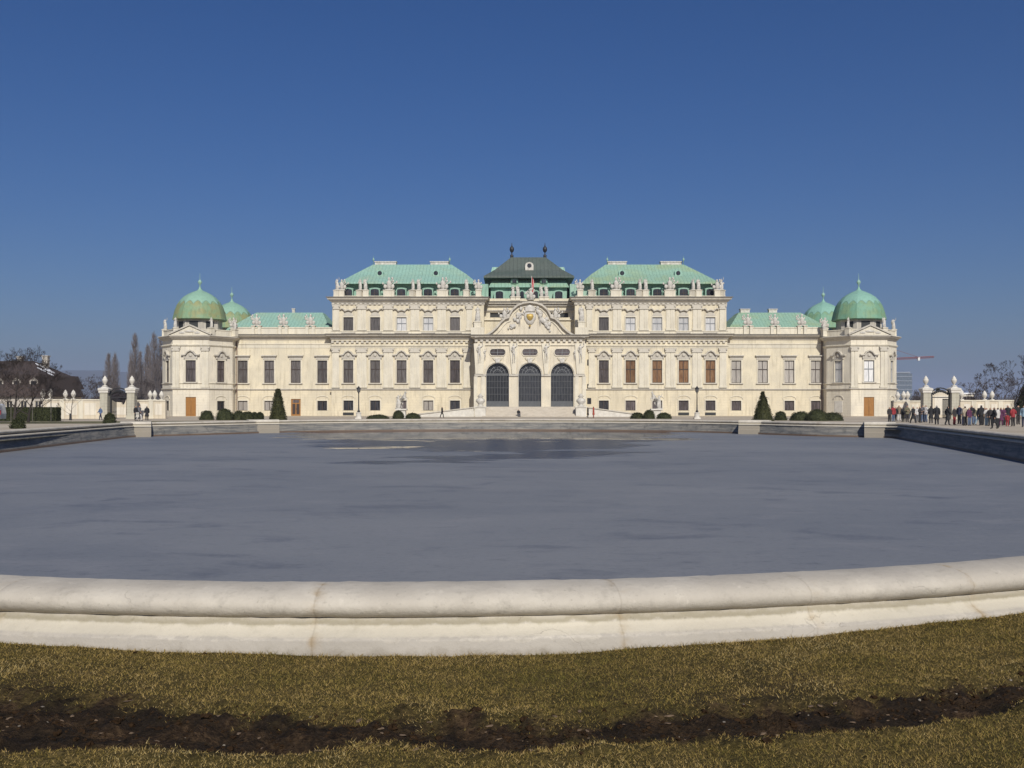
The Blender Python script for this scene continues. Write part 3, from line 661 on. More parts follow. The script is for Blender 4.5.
# ================================================================== the palace, in its own frame: x along the front, y into the building, z up
AX = 0.0
palace = empty('palace', (17.3 * 180 / F, 180, G), 0, 'long cream baroque palace with green copper roofs and four corner domes behind the pond', 'palace')
PX = lambda off, D: off * D / F
Z = H
def facade(mb, p0, p1, z0, z1, ops, depth=.32, mi=0):
    """wall sheet from p0 to p1 (seen from outside, left to right) with recessed openings (u0, u1, z0, z1, arched)"""
    a = Vector(p0); b = Vector(p1); L = (b - a).length; u = (b - a) / L; nin = Vector((-u.y, u.x))
    def P(t, z, d=0): q = a + u * t + nin * d; return (q.x, q.y, z)
    us = sorted({0, L, *[o[0] for o in ops], *[o[1] for o in ops]}); zs = sorted({z0, z1, *[o[2] for o in ops], *[o[3] for o in ops]})
    for i in range(len(us) - 1):
        for j in range(len(zs) - 1):
            cu, cz = (us[i] + us[i + 1]) / 2, (zs[j] + zs[j + 1]) / 2
            if any(o[0] < cu < o[1] and o[2] < cz < o[3] for o in ops): continue
            mb.add([P(us[i], zs[j]), P(us[i + 1], zs[j]), P(us[i + 1], zs[j + 1]), P(us[i], zs[j + 1])], [(0, 1, 2, 3)], mi)
    for o in ops:
        u0, u1, a0, a1 = o[:4]
        if len(o) > 4 and o[4]:
            r = (u1 - u0) / 2; c = (u0 + u1) / 2; sp = a1 - r; n = 14
            pts = [(c + r * math.cos(t), sp + r * math.sin(t)) for t in [math.pi * k / n for k in range(n + 1)]]
            for k in range(n):
                cx = u1 if k < n // 2 else u0
                mb.add([P(cx, a1), P(*pts[k]), P(*pts[k + 1])], [(0, 1, 2)], mi)
            mb.add([P(u0, a1), P(u1, a1), P(c, sp + r)], [(0, 1, 2)], mi)
            ring = [(u1, a0)] + pts + [(u0, a0)]
        else: ring = [(u1, a0), (u1, a1), (u0, a1), (u0, a0)]
        for k in range(len(ring)):
            q, s = ring[k], ring[(k + 1) % len(ring)]
            mb.add([P(*q), P(*s), P(s[0], s[1], depth), P(q[0], q[1], depth)], [(0, 1, 2, 3)], mi)
# --- window kit: meshes share data, z = 0 at the sill, x = 0 in the middle, outside = -y
def frame_mesh(w, h, tr=.6, bar=.085, mull=True):
    mb = MB(); x = w / 2; y0, y1 = .16, .23
    mb.box(-x, -x + bar, y0, y1, 0, h).box(x - bar, x, y0, y1, 0, h).box(-x + bar, x - bar, y0, y1, h - bar, h).box(-x + bar, x - bar, y0, y1, 0, bar)
    if mull: mb.box(-.05, .05, y0 + .004, y1, bar, h - bar)
    if tr: mb.box(-x + bar, x - bar, y0 - .02, y1, h * tr - .07, h * tr + .07)
    return mb.mesh('window', M['wood'])
def pane_mesh(w, h): return MB().box(-w / 2 + .01, w / 2 - .01, .205, .30, .01, h - .01).mesh('pane', M['p_grey'])
def surround_mesh(w, h, t=.2, pr=.07, m='trim'):
    x = w / 2; return MB().prism([(-x - t, -.02), (-x, -.02), (-x, h), (x, h), (x, -.02), (x + t, -.02), (x + t, h + t), (-x - t, h + t)], -pr, .02).mesh('surround', M[m])
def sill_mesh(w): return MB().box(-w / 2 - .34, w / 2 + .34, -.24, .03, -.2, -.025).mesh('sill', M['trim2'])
def sym(p): return [(-x, z) for x, z in p] + [(x, z) for x, z in reversed(p)]
def hood_mesh(kind, w, h):
    mb = MB(); x = w / 2
    if kind == 'straight':
        mb.prism([(-x - .42, h + .72), (x + .42, h + .72), (x + .52, h + .92), (-x - .52, h + .92)], -.42, .02); mb.box(-x - .25, x + .25, -.12, .02, h + .18, h + .72)
    elif kind == 'curved':
        mb.strip([(-x - .72, h + .82), (-x - .12, h + .82), (-x + .1, h + .92), (-.42, h + 1.38), (0, h + 1.58), (.42, h + 1.38), (x - .1, h + .92), (x + .12, h + .82), (x + .72, h + .82)], .2, -.46, .02)
        mb.prism([(-x - .3, h + .2), (x + .3, h + .2), (x + .2, h + .8), (.42, h + 1.38), (0, h + 1.57), (-.42, h + 1.38), (-x - .2, h + .8)], -.10, .02)
        mb.lathe([(.03, -.3), (.24, -.18), (.28, .08), (.12, .3), (.03, .34)], (0, -.14, h + .85), 8, 0, 0, 1, .6)
        for s in (1, -1): mb.box(s * (x + .2) - .1, s * (x + .2) + .1, -.26, .02, h + .28, h + .82)
    elif kind == 'brow':
        A = [(-x - .55, h + 1.28), (-x - .25, h + 1.42), (-x + .02, h + 1.3), (-x + .2, h + 1.02), (-.45, h + 1.0), (-.22, h + 1.12)]
        mb.strip(A + [(0, h + 1.17)] + [(-a, b) for a, b in reversed(A)], .17, -.40, .02)
        n = 10; mb.prism([(x * math.cos(math.pi * k / n), h + .22 + .68 * math.sin(math.pi * k / n)) for k in range(n + 1)], -.09, .02)
    elif kind == 'arch':
        n = 10; mb.strip([(-(x + .25) * math.cos(math.pi * k / n), h + .3 + .52 * math.sin(math.pi * k / n)) for k in range(n + 1)], .12, -.10, .02)
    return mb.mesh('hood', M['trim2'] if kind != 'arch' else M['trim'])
KIT = {}
def window(parent, x, y, z0, w, h, paneM, hood=None, rz=0, tr=.6, mull=True, sill=True, sur=True, name='window', frame='wood'):
    key = (round(w, 2), round(h, 2), hood, tr, mull)
    if key not in KIT: KIT[key] = dict(f=frame_mesh(w, h, tr, mull=mull), p=pane_mesh(w, h), s=surround_mesh(w, h), i=sill_mesh(w), h=hood_mesh(hood, w, h) if hood else None)
    k = KIT[key]; o = link(name, k['f'], parent, (x, y, z0), rz)
    if frame != 'wood': slotmat(o, 0, M[frame])
    p = link('pane', k['p'], o); slotmat(p, 0, M[paneM])
    if sur: link('surround', k['s'], o)
    if sill: link('sill', k['i'], o)
    if k['h']: link('hood', k['h'], o)
    return o
M['lead_shade'] = mat('lead_grey_cornice_shade', (.17, .16, .14), (.11, .105, .095), 2, .7, .2)  # dark lead grey, used to paint shadow lines on the cornices
def cornice(name, parent, x0, x1, yf, zt, prof, y_in=.05, m='trim2', dent=None, ret=True):
    """moulded band along the front; prof = [(projection, drop)] from the top down; ends return round the corner"""
    mb = MB(); n = len(prof); vs = []
    for e in (0, 1):
        for pr, dz in prof: vs.append(((x0 - pr) if e == 0 else (x1 + pr), yf - pr, zt - dz))
    fs = [(i, i + 1, n + i + 1, n + i) for i in range(n - 1)]
    for e in (0, 1):
        for pr, dz in prof: vs.append(((x0 - pr) if e == 0 else (x1 + pr), yf + (6 if ret else .3), zt - dz))
    fs += [(2 * n + i, 2 * n + i + 1, i + 1, i) for i in range(n - 1)] + [(n + i, n + i + 1, 3 * n + i + 1, 3 * n + i) for i in range(n - 1)]
    fs += [(0, n, 3 * n, 2 * n), (n - 1, 3 * n - 1, 4 * n - 1, 2 * n - 1)]
    mb.add(vs, fs)
    if dent:
        w_, h_, dz, pr = dent; k = int((x1 - x0) / (2 * w_)); st = (x1 - x0) / k
        comb = [(x0, zt - dz)]
        for i in range(k): a = x0 + i * st; comb += [(a, zt - dz - h_), (a + st * .5, zt - dz - h_), (a + st * .5, zt - dz - .03), (a + st, zt - dz - .03)]
        comb.append((x1, zt - dz)); mb.prism(comb, yf - pr, yf + .02)
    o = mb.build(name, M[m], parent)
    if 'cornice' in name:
        pm = max(p[0] for p in prof); MB().box(x0 - pm - .02, x1 + pm + .02, yf - pm - .03, yf - pm + .25, zt - .09, zt + .035).build('flashing_shade_strip', M['lead_shade'], parent)  # edge strip added as flashing to put the cornice shadow line into colour
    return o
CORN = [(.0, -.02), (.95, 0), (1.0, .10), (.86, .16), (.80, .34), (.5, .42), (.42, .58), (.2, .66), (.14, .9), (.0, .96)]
def pilaster(parent, x, yf, z0, z1, w=1.5, split=True):
    mb = MB()
    if split: mb.prism([(-w / 2, 0), (-.05, 0), (-.05, z1 - z0), (-w / 2, z1 - z0)], -.16, .02).prism([(.05, 0), (w / 2, 0), (w / 2, z1 - z0), (.05, z1 - z0)], -.16, .02).box(-.051, .051, -.07, .02, 0, z1 - z0)
    else: mb.box(-w / 2, w / 2, -.16, .02, 0, z1 - z0)
    key = ('pil', round(w, 2), round(z1 - z0, 2), split)
    if key not in KIT:
        cap = MB().prism([(-w / 2 - .05, -.75), (w / 2 + .05, -.75), (w / 2 + .2, -.1), (w / 2 + .24, 0), (-w / 2 - .24, 0), (-w / 2 - .2, -.1)], -.3, .02)
        for s in (1, -1): cap.lathe([(.02, -.12), (.17, -.1), (.17, .1), (.02, .12)], (s * (w / 2 + .05), -.3, -.25), 8)
        base = MB().box(-w / 2 - .12, w / 2 + .12, -.26, .02, 0, .35)
        KIT[key] = (mb.mesh('pilaster', M['trim']), cap.mesh('capital', M['trim2']), base.mesh('pilaster_base', M['trim']))
    a, b, c = KIT[key]; o = link('pilaster', a, parent, (x, yf, z0)); link('capital', b, o, (0, 0, z1 - z0)); link('pilaster_base', c, o); return o
def pedestal(w, h, dp=.9): 
    key = ('ped', w, h, dp)
    if key not in KIT: KIT[key] = MB().box(-w / 2, w / 2, -dp / 2, dp / 2, 0, h).box(-w / 2 - .08, w / 2 + .08, -dp / 2 - .08, dp / 2 + .08, h + .001, h + .14).mesh('pedestal', M['trim'])
    return KIT[key]
def figure(parent, x, y, z, me, ped=None, sc_=1., rz=0, name='roof_statue'):
    o = link(name, me, parent, (x, y, z + (ped[1] + .25 if ped else .12)), rz, sc_)
    if ped:
        q = link('pedestal', pedestal(*ped), o, (0, 0, -(ped[1] + .25) / sc_), 0, 1 / sc_)
    return o

WIN1, WIN_W = (5.80, 9.75), 1.72
STEP = 26.6
OFFS_W = [286.5, 260, 233.5, 207]; OFFS_P = [181, 154.2, 127.8, 101.1, 74.4]
zc = 14.3
# ---------------- side wings (x 34.6 .. 52), front plane y = 0
for s in (-1, 1):
    xa, xb = sorted((s * PX(197, 180), s * 51.62))
    zg0, zg1 = .95, 2.66; ops = []
    xs = [s * PX(o, 180) for o in OFFS_W]
    for k, x in enumerate(xs):
        ops.append((x - WIN_W / 2 - xa, x + WIN_W / 2 - xa, *WIN1))
        door = (s < 0 and k == 2); hid = (s > 0 and k == 99)
        ops.append((x - .85 - xa, x + .85 - xa, .02 if door else zg0, 3.0 if door else zg1))
    mb = MB(); lo = [o for o in ops if o[2] < 4]; hi = [o for o in ops if o[2] > 4]
    facade(mb, (xa, 0), (xb, 0), -.3, 4.6, lo, mi=1); facade(mb, (xa, 0), (xb, 0), 4.6, zc - .02, hi, mi=0)
    wall = mb.build('wing_wall', [M['wall'], M['rust']], palace)
    rw = MB(); facade(rw, (xb, 25), (xa, 25), -.3, zc - .02, []); rw.build('garden_front_wall', M['wall'], wall)
    cornice('string_course', wall, xa + .2, xb - .2, 0, 4.78, [(0, 0), (.2, 0), (.24, .1), (.12, .22), (.08, .3), (0, .34)], ret=False)
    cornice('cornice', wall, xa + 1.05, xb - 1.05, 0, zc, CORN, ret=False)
    cornice('architrave', wall, xa + .3, xb - .3, 0, 12.75, [(0, 0), (.2, 0), (.22, .1), (.1, .3), (.06, .8), (0, .85)], m='trim', ret=False)
    for k, x in enumerate(xs):
        window(palace, x, 0, WIN1[0], WIN_W, WIN1[1] - WIN1[0], 'p_grey' if s < 0 else 'p_pale', 'straight')
        if s < 0 and k == 2:
            d = MB().box(-.84, .84, .14, .26, 0, 2.97).build('door', M['door'], palace, False, (x, 0, .02))
            MB().box(-.62, -.10, .11, .139, .3, 2.1).box(.10, .62, .11, .139, .3, 2.1).build('door_panel', M['wood'], d); MB().box(-.55, .55, .11, .139, 2.3, 2.8).build('transom_pane', M['p_mid'], d)
            MB().box(.02, .08, .07, .139, 1.15, 1.3).build('handle', M['iron'], d)
        else: window(palace, x, 0, zg0, 1.7, zg1 - zg0, ('p_pale', 'p_pale', 'p_mid', 'p_dark')[k] if s < 0 else 'p_mid', 'arch', tr=None, sill=False)
        pan = MB().box(-1.5, 1.5, -.05, .02, 5.1, 11.0).box(-1.62, -1.5, -.09, .02, 5.0, 11.1).box(1.5, 1.62, -.09, .02, 5.0, 11.1)
    # parapet with trophies
    par = MB().box(xa + .1, xb - .1, .15, .5, zc + .02, zc + 1.15).box(xa + .1, xb - .1, .05, .6, zc + 1.151, zc + 1.32).build('parapet', M['trim'], palace)
    for o in (273, 246, 219):
        for q in (-.55, .55): link('pedestal', pedestal(.55, 1.42), par, (s * PX(o, 180) + q * 1.0, .3, zc + .03))
        figure(palace, s * PX(o, 180), .3, zc + 1.55, TROPHY[o % 3], None, 1.0, name='roof_trophy')
    # copper roof, hipped towards the taller block
    e0, e1 = sorted((s * 35.0, s * 54.5)); r0, r1 = sorted((s * 38.8, s * 50.2)) if s > 0 else sorted((s * 38.0, s * 50.2))
    zr, ze = Z(312.6, 189), zc + .6
    rm = MB().add([(e0, 1.2, ze), (e1, 1.2, ze), (e1, 20, ze), (e0, 20, ze), (r0, 9, zr), (r1, 9, zr), (r1, 12, zr), (r0, 12, zr)],
                  [(0, 1, 5, 4), (1, 2, 6, 5), (2, 3, 7, 6), (3, 0, 4, 7), (4, 5, 6, 7), (3, 2, 1, 0)])
    roof = rm.build('wing_roof', M['copper'] if s < 0 else M['copper2'], palace)
    if s < 0: MB().box(-.25, .25, -.25, .25, 0, .9).box(-.32, .32, -.32, .32, .901, 1.05).build('chimney', M['stat'], roof, False, (PX(-236, 189), 10, zr - .2))
    else:
        for o, wd in ((218, 1.7), (246, 1.5)): MB().box(-wd / 2, wd / 2, -.5, .5, 0, .75).box(-wd / 2 - .1, wd / 2 + .1, -.6, .6, .751, .9).build('chimney', M['stat'], roof, False, (PX(o, 189), 10.5, zr - .1))

# ---------------- taller five-bay blocks, front plane y = -1
zt = Z(297.3, 179); D9 = 179
for s in (-1, 1):
    xa, xb = sorted((s * PX(198, D9), s * PX(54, D9))); yf = -1.0
    xs = [s * PX(o, D9) for o in OFFS_P]; lo = []; mid = []; up = []
    ua, ub = sorted((s * PX(197, D9), s * PX(45.5, D9)))
    z2 = (Z(332, D9), Z(317.2, D9)); zg = (Z(410.5, D9), Z(400.5, D9))
    for x in xs:
        lo.append((x - .86 - xa, x + .86 - xa, *zg)); mid.append((x - .86 - xa, x + .86 - xa, *WIN1)); up.append((x - .86 - ua, x + .86 - ua, *z2))
    mb = MB(); facade(mb, (xa, yf), (xb, yf), -.3, 4.6, lo, mi=1); facade(mb, (xa, yf), (xb, yf), 4.6, zc - .02, mid)
    facade(mb, (ua, yf), (ub, yf), zc - .02, zt - .01, up)
    for p, q in (((xa, 0), (xa, yf)), ((xb, yf), (xb, 24))): facade(mb, p if s else p, q, -.3, zc - .02, [])
    for p, q in (((ua, 24), (ua, yf)), ((ub, yf), (ub, 24)), ((ub, 24), (ua, 24))): facade(mb, p, q, zc - .02, zt - .01, [])
    wall = mb.build('block_wall', [M['wall'], M['rust']], palace)
    cornice('string_course', wall, xa, xb, yf, 4.78, [(0, 0), (.2, 0), (.24, .1), (.12, .22), (.08, .3), (0, .34)], ret=False)
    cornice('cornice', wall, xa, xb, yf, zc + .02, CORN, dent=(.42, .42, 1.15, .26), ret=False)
    cornice('architrave', wall, xa, xb, yf, 12.35, [(0, 0), (.24, 0), (.26, .1), (.1, .2), (.06, .42), (0, .45)], m='trim', ret=False)
    cornice('sill_course', wall, xa, xb, yf, zc + .62, [(0, 0), (.12, 0), (.14, .1), (.05, .2), (.05, .55), (0, .56)], m='trim', ret=False)
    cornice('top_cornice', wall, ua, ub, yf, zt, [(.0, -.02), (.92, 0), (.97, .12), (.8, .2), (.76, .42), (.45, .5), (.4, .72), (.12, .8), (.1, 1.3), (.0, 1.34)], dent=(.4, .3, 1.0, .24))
    for k, x in enumerate(xs):
        window(palace, x, yf, WIN1[0], WIN_W, WIN1[1] - WIN1[0], ('p_grey' if k < 4 else 'p_mid') if s < 0 else ('p_mid' if k == 4 else 'p_brown'), 'curved')
        pw = k in (2, 3) if s < 0 else k < 4
        window(palace, x, yf, z2[0], WIN_W, z2[1] - z2[0], 'p_white' if pw else 'p_grey', 'brow', tr=.58 if pw else None, mull=pw, frame='greyframe' if pw else 'wood')
        window(palace, x, yf, zg[0], WIN_W, zg[1] - zg[0], ('p_dark', 'p_dark', 'p_mid', 'p_pale', 'p_dark')[k] if s < 0 else ('p_mid', 'p_mid', 'p_mid', 'p_mid', 'p_dark')[k], 'arch', tr=None, sill=False)
        if k == 0 or (s < 0 and k in (0,)) or (s > 0 and k == 1):
            MB().box(-.95, .95, -.04, .1, 0, .5).build('cellar_vent', M['dark'], palace, False, (x, yf, .12))
    for k in range(4): 
        x = (xs[k] + xs[k + 1]) / 2; pilaster(palace, x, yf, 4.95, 11.85, 1.7)
        pilaster(palace, x, yf, zc + .65, zt - 1.35, 1.5)
    for x in (s * PX(193.5, D9), s * PX(62.5, D9)): pilaster(palace, x, yf, 4.95, 11.85, 1.15, False)
    for x in (s * PX(193, D9), s * PX(60, D9)): pilaster(palace, x, yf, zc + .65, zt - 1.35, 1.0, False)
    # parapet, pedestals, statues
    zp = zt + .02
    par = MB().box(ua + .1, ub - .1, yf + .2, yf + .55, zp, zp + .18).box(ua + .1, ub - .1, yf + .1, yf + .65, zp + .181, zp + .27).build('parapet', M['trim'], palace)
    for k, (o, t) in enumerate(((193, 's'), (188.5, 't'), (170, 's'), (164.5, 's'), (141, 'T'), (117, 's'), (111, 's'), (87, 'T'), (63, 's'), (51, 't'))):
        pd = (1.0, 1.15) if t != 'T' else (1.9, 1.15)
        if t == 's': figure(palace, s * PX(o, 178.6), yf + .4, zp, STAT[k % 3], pd, .86, R(random.uniform(-40, 40)))
        else: figure(palace, s * PX(o, 178.6), yf + .4, zp, TROPHY[k % 3], pd, 0.9 if t == 't' else 1.08, name='roof_trophy')
    # mansard: clad lower storey with dormers, eave, hipped copper roof
    zl = Z(283.5, 181); m0, m1 = sorted((s * PX(188, 181), s * PX(41, 181)))
    mw = MB().box(m0, m1, 1.7, 21, zt - .3, zl).build('mansard_wall', M['copperwall'], palace)
    for x in xs:
        h = 1.45; d = MB().box(-.92, .92, -.5, .9, 0, h).prism([(1.04 * math.cos(math.pi * q / 8), h + .28 * math.sin(math.pi * q / 8)) for q in range(9)], -.55, .9).build('dormer_window', M['copperwall'], palace, False, (x * 181 / D9, 1.15, Z(297, 180)))
        MB().prism([(-.74, .1), (.74, .1), (.74, 1.2)] + [(.74 * math.cos(math.pi * q / 8), 1.2 + .3 * math.sin(math.pi * q / 8)) for q in range(1, 8)] + [(-.74, 1.2)], -.565, -.45).build('pane', M['p_dark'], d)
        MB().box(-.04, .04, -.6, -.566, .1, 1.4).box(-.6, -.041, -.6, -.566, .7, .78).box(.041, .6, -.6, -.566, .7, .78).build('sash', M['wood'], d)
    e0, e1 = sorted((s * PX(189.5, 181), s * PX(52.5, 181))); ze = Z(282.8, 181); zr = Z(264.2, 187.5)
    # ridge runs between the measured ends; slightly hollow slopes
    r0, r1 = sorted((s * PX(155.5, 188), s * PX(77, 188)))
    c0, c1 = sorted((s * PX(174.5, 185), s * PX(62, 185))); zk = ze + (zr - ze) * .46
    rm = MB().add([(e0, .2, ze - .25), (e1, .2, ze - .25), (e1, 22, ze - .25), (e0, 22, ze - .25), (e0, .2, ze), (e1, .2, ze), (e1, 22, ze), (e0, 22, ze),
                   (c0, 4.4, zk), (c1, 4.4, zk), (c1, 17.5, zk), (c0, 17.5, zk), (r0, 8, zr), (r1, 8, zr), (r1, 14, zr), (r0, 14, zr)],
                  [(3, 2, 1, 0)] + [(i, (i + 1) % 4, (i + 1) % 4 + 4, i + 4) for i in range(4)] + [(4 + i, 4 + (i + 1) % 4, 8 + (i + 1) % 4, 8 + i) for i in range(4)]
                  + [(8 + i, 8 + (i + 1) % 4, 12 + (i + 1) % 4, 12 + i) for i in range(4)] + [(12, 13, 14, 15)])
    roof = rm.build('mansard_roof', M['copper'] if s < 0 else M['copper2'], palace)
    for o, wd in ((142.5, 3.9), (88.5, 3.4)):
        MB().box(-wd / 2, wd / 2, -.7, .7, -.4, .62).box(-wd / 2 - .12, wd / 2 + .12, -.8, .8, .621, .8).build('chimney', M['stat'], roof, False, (s * PX(o, 190), 10, zr))
    for o in (155.5, 79): MB().lathe([(.05, -.3), (.05, .7), (.16, .85), (.2, 1.02), (.12, 1.2), (.03, 1.35), (.02, 1.7)], (0, 0, 0), 8).build('finial', M['copper'], roof, True, (s * PX(o, 188), 8.6, zr))
    for o in (149, 93):
        q = MB().prism([(-.62, 0), (.62, 0), (.62, .55)] + [(.62 * math.cos(math.pi * t / 8), .55 + .55 * math.sin(math.pi * t / 8)) for t in range(1, 8)] + [(-.62, .55)], -.9, 1.6).build('round_dormer', M['copper'], roof, False, (s * PX(o, 184), 4.6, Z(276, 184)))
        MB().prism([(.4 * math.cos(math.pi * t / 8), .48 + .4 * math.sin(math.pi * t / 8)) for t in range(16)], -.915, -.85).build('pane', M['p_dark'], q)

# ---------------- corner towers
def dome_mesh(ap, prof, seed=0):
    mb = MB(); vs = []; n = 8; sub = 4; m = n * sub
    for r, z in prof:
        for k in range(n):
            a0 = math.pi / 8 + 2 * math.pi * k / n; a1 = a0 + 2 * math.pi / n
            for q in range(sub):
                t = q / sub; x = math.cos(a0) * (1 - t) + math.cos(a1) * t; y = math.sin(a0) * (1 - t) + math.sin(a1) * t
                bl = 1 + .05 * math.sin(math.pi * t); vs.append((x * r * bl, y * r * bl, z))
    for i in range(len(prof) - 1):
        for k in range(m): mb.f.append((i * m + k, i * m + (k + 1) % m, (i + 1) * m + (k + 1) % m, (i + 1) * m + k)); mb.m.append(0)
    mb.v = vs; mb.f.append(tuple(reversed(range(m)))); mb.m.append(0); return mb
for s in (-1, 1):
    for rear in (0, 1):
        cx, cy = s * 57.9, (0 if not rear else 20.5)
        P = [(51.62, -2), (54.55, -6), (60.7, -6), (63.8, -2), (63.8, 3), (60.7, 6.5), (54.55, 6.5), (51.62, 3)]
        P = [(s * x, y + (0 if not rear else 20.5)) for x, y in P]
        if s < 0: P = list(reversed(P))
        mb = MB(); n = 8; ztw = 13.75; wins = []
        for i in range(n):
            a, b = Vector(P[i]), Vector(P[(i + 1) % n]); L = (b - a).length; lo = []; hi = []
            nrm = Vector(((b - a).y, -(b - a).x)).normalized(); front = nrm.y < -.9; slant = -.9 < nrm.y < -.3
            if not rear and (front or slant):
                w2 = .86 if front else .80
                hi.append((L / 2 - w2, L / 2 + w2, Z(382, 175), Z(360.5, 175)))
                if front: lo.append((L / 2 - .88, L / 2 + .88, .02, Z(397, 174)))
                elif not (s > 0 and nrm.x < 0): lo.append((L / 2 - .8, L / 2 + .8, Z(410.5, 176), Z(401, 176)))
                wins.append((a.lerp(b, .5), math.atan2((b - a).y, (b - a).x), front, w2, lo, nrm))
            facade(mb, a, b, -.3, 4.6, lo, mi=1); facade(mb, a, b, 4.6, ztw, hi, mi=0)
        mb.add([(x, y, ztw) for x, y in P], [tuple(range(n))], 0)
        tw = mb.build('corner_tower', [M['tower'], M['towerrust']], palace)
        def ringband(name, off_prof, m):
            q = MB(); k = len(off_prof); vs = []; nn = normals2(P)
            for i in range(n):
                for o, z in off_prof: vs.append((P[i][0] + nn[i].x * o, P[i][1] + nn[i].y * o, z))
            q.add(vs, [(i * k + j, ((i + 1) % n) * k + j, ((i + 1) % n) * k + j + 1, i * k + j + 1) for i in range(n) for j in range(k - 1)]); return q.build(name, M[m], tw)
        ringband('cornice', [(.0, ztw + .02), (.75, ztw), (.8, ztw - .12), (.66, ztw - .2), (.6, ztw - .34), (.35, ztw - .42), (.28, ztw - .6), (.1, ztw - .68), (0, ztw - .7)], 'trim2')
        ringband('architrave', [(0, 12.25), (.2, 12.25), (.22, 12.1), (.08, 11.9), (0, 11.85)], 'trim')
        ringband('string_course', [(0, 4.8), (.22, 4.78), (.24, 4.66), (.1, 4.52), (0, 4.46)], 'trim2')
        if not rear: ringband('sill_course', [(0, 5.72), (.14, 5.7), (.15, 5.6), (.04, 5.5), (0, 5.48)], 'trim')
        ringband('parapet', [(-.45, ztw + .03), (-.2, ztw + .03), (-.2, ztw + .95), (-.12, ztw + .96), (-.12, ztw + 1.12), (-.5, ztw + 1.12), (-.5, ztw + .03)], 'trim')
        for c, rz, front, w2, lo, nrm in wins:
            window(palace, c.x, c.y, Z(382, 175), 2 * w2, Z(360.5, 175) - Z(382, 175), 'p_mid' if s < 0 else 'p_white', 'curved', rz, frame='wood' if s < 0 else 'greyframe')
            if front:
                d = MB().box(-.87, .87, .12, .26, 0, Z(397, 174) - .05).build('door', M['door'], palace, False, (c.x, c.y, .02))
                MB().box(-.7, -.08, .09, .119, .3, 1.5).box(.08, .7, .09, .119, .3, 1.5).build('door_panel', M['door'], d); MB().box(-.012, .012, .085, .119, .05, 2.6).build('seam', M['wood'], d)
                for o in (-2.5, 2.5): pilaster(palace, c.x + o, c.y, 4.85, 11.85, 1.15)
                pd = MB().prism([(-3.3, 0), (3.3, 0), (0, 1.45)], -.35, .3).build('pediment', M['trim'], tw, False, (c.x, c.y - .3, ztw + .02))
                MB().strip([(-3.6, .02), (0, 1.6), (3.6, .02)], .24, -.5, .3).build('raking_cornice', M['trim2'], tw, False, (c.x, c.y - .3, ztw + .02))
                MB().lathe([(.02, -.2), (.5, -.1), (.55, .1), (.02, .25)], (0, -.36, .62), 10, 0, 0, 1.6, .3).lathe([(.02, -.2), (.3, -.1), (.3, .1), (.02, .25)], (1.3, -.36, .4), 8, 0, 0, 1.6, .3).lathe([(.02, -.2), (.3, -.1), (.3, .1), (.02, .25)], (-1.3, -.36, .4), 8, 0, 0, 1.6, .3).build('relief', M['stat'], tw, False, (c.x, c.y - .3, ztw + .02))
            elif lo: window(palace, c.x, c.y, lo[0][2], 1.6, lo[0][3] - lo[0][2], 'p_dark', 'arch', rz, tr=None, sill=False)
            else:
                q = MB().box(-.8, .8, -.06, .02, 0, 2.0).build('blind_panel', M['white'], palace, False, (c.x, c.y, .6), rz); MB().strip([(-.9 * math.cos(math.pi * t / 8), 2.3 + .6 * math.sin(math.pi * t / 8)) for t in range(9)], .14, -.1, .02).build('hood', M['trim2'], q)
        # drum and dome
        zb = Z(319.6, 179.5) if not rear else Z(319.6, 179.5)
        ap = 4.12; R8 = ap / math.cos(math.pi / 8)
        dr = MB(); oct_ = [(R8 * .86 * math.cos(math.pi / 8 + k * math.pi / 4), R8 * .86 * math.sin(math.pi / 8 + k * math.pi / 4)) for k in range(8)]
        dr.vprism(oct_, ztw + .02, zb).build('drum', M['trim2'], tw, False, (cx, cy, 0))
        k = (Z(290, 179.5) - zb) / 5.3
        prof = [(R8 * .9, -.2), (R8 * 1.0, -.22), (R8 * 1.04, -.05), (R8 * 1.03, .12), (R8 * .995, .8), (R8 * .96, 1.5), (R8 * .88, 2.5), (R8 * .77, 3.3), (R8 * .62, 4.05), (R8 * .44, 4.6), (R8 * .26, 5.0), (R8 * .13, 5.22), (R8 * .06, 5.5), (R8 * .03, 5.9)]
        dm = dome_mesh(ap, [(r, z * k) for r, z in prof]).build('dome', M['dome'] if s < 0 else M['dome2'], palace, False, (cx, cy, zb))
        MB().lathe([(.16, -.3), (.1, .3), (.12, .7), (.34, 1.0), (.36, 1.2), (.2, 1.45), (.05, 1.6), (.025, 2.7)], (0, 0, 0), 10).build('finial', M['copper'], dm, True, (0, 0, 5.6 * k))
        for q in range(8):
            a = -math.pi / 2 + q * math.pi / 4 
            if rear and q not in (0, 1, 7): continue
            if abs(math.sin(a)) < .2 or math.sin(a) > .5: continue
            MB().box(-.75, .75, -.06, .1, 0, 1.25).build('drum_window', M['dark'], palace, False, (cx + math.cos(a) * (R8 * .86 * math.cos(math.pi / 8)), cy + math.sin(a) * (R8 * .86 * math.cos(math.pi / 8)), zb - 1.75), a + math.pi / 2)
        if not rear:
            for q, (x, y) in enumerate([p for p in P if p[1] < 0]): figure(palace, x * .995, y + .5, ztw + .1, STAT[q % 3], (.8, 1.1), .78, R(random.uniform(-40, 40)))
            figure(palace, s * 51.9, -.2, ztw + .4, TROPHY[0], (.9, 1.1), .9, name='roof_trophy')
        else:
            for q, (x, y) in enumerate([p for p in P if p[1] < 20]): figure(palace, x, y, ztw + .1, STAT[q % 3], (.8, 1.1), .78)
    MB().tube((s * 51.35, -.22, .1), (s * 51.35, -.22, 13.2), .09, .09, 6).build('downpipe', mat('brown_downpipe', (.14, .075, .055)), palace)

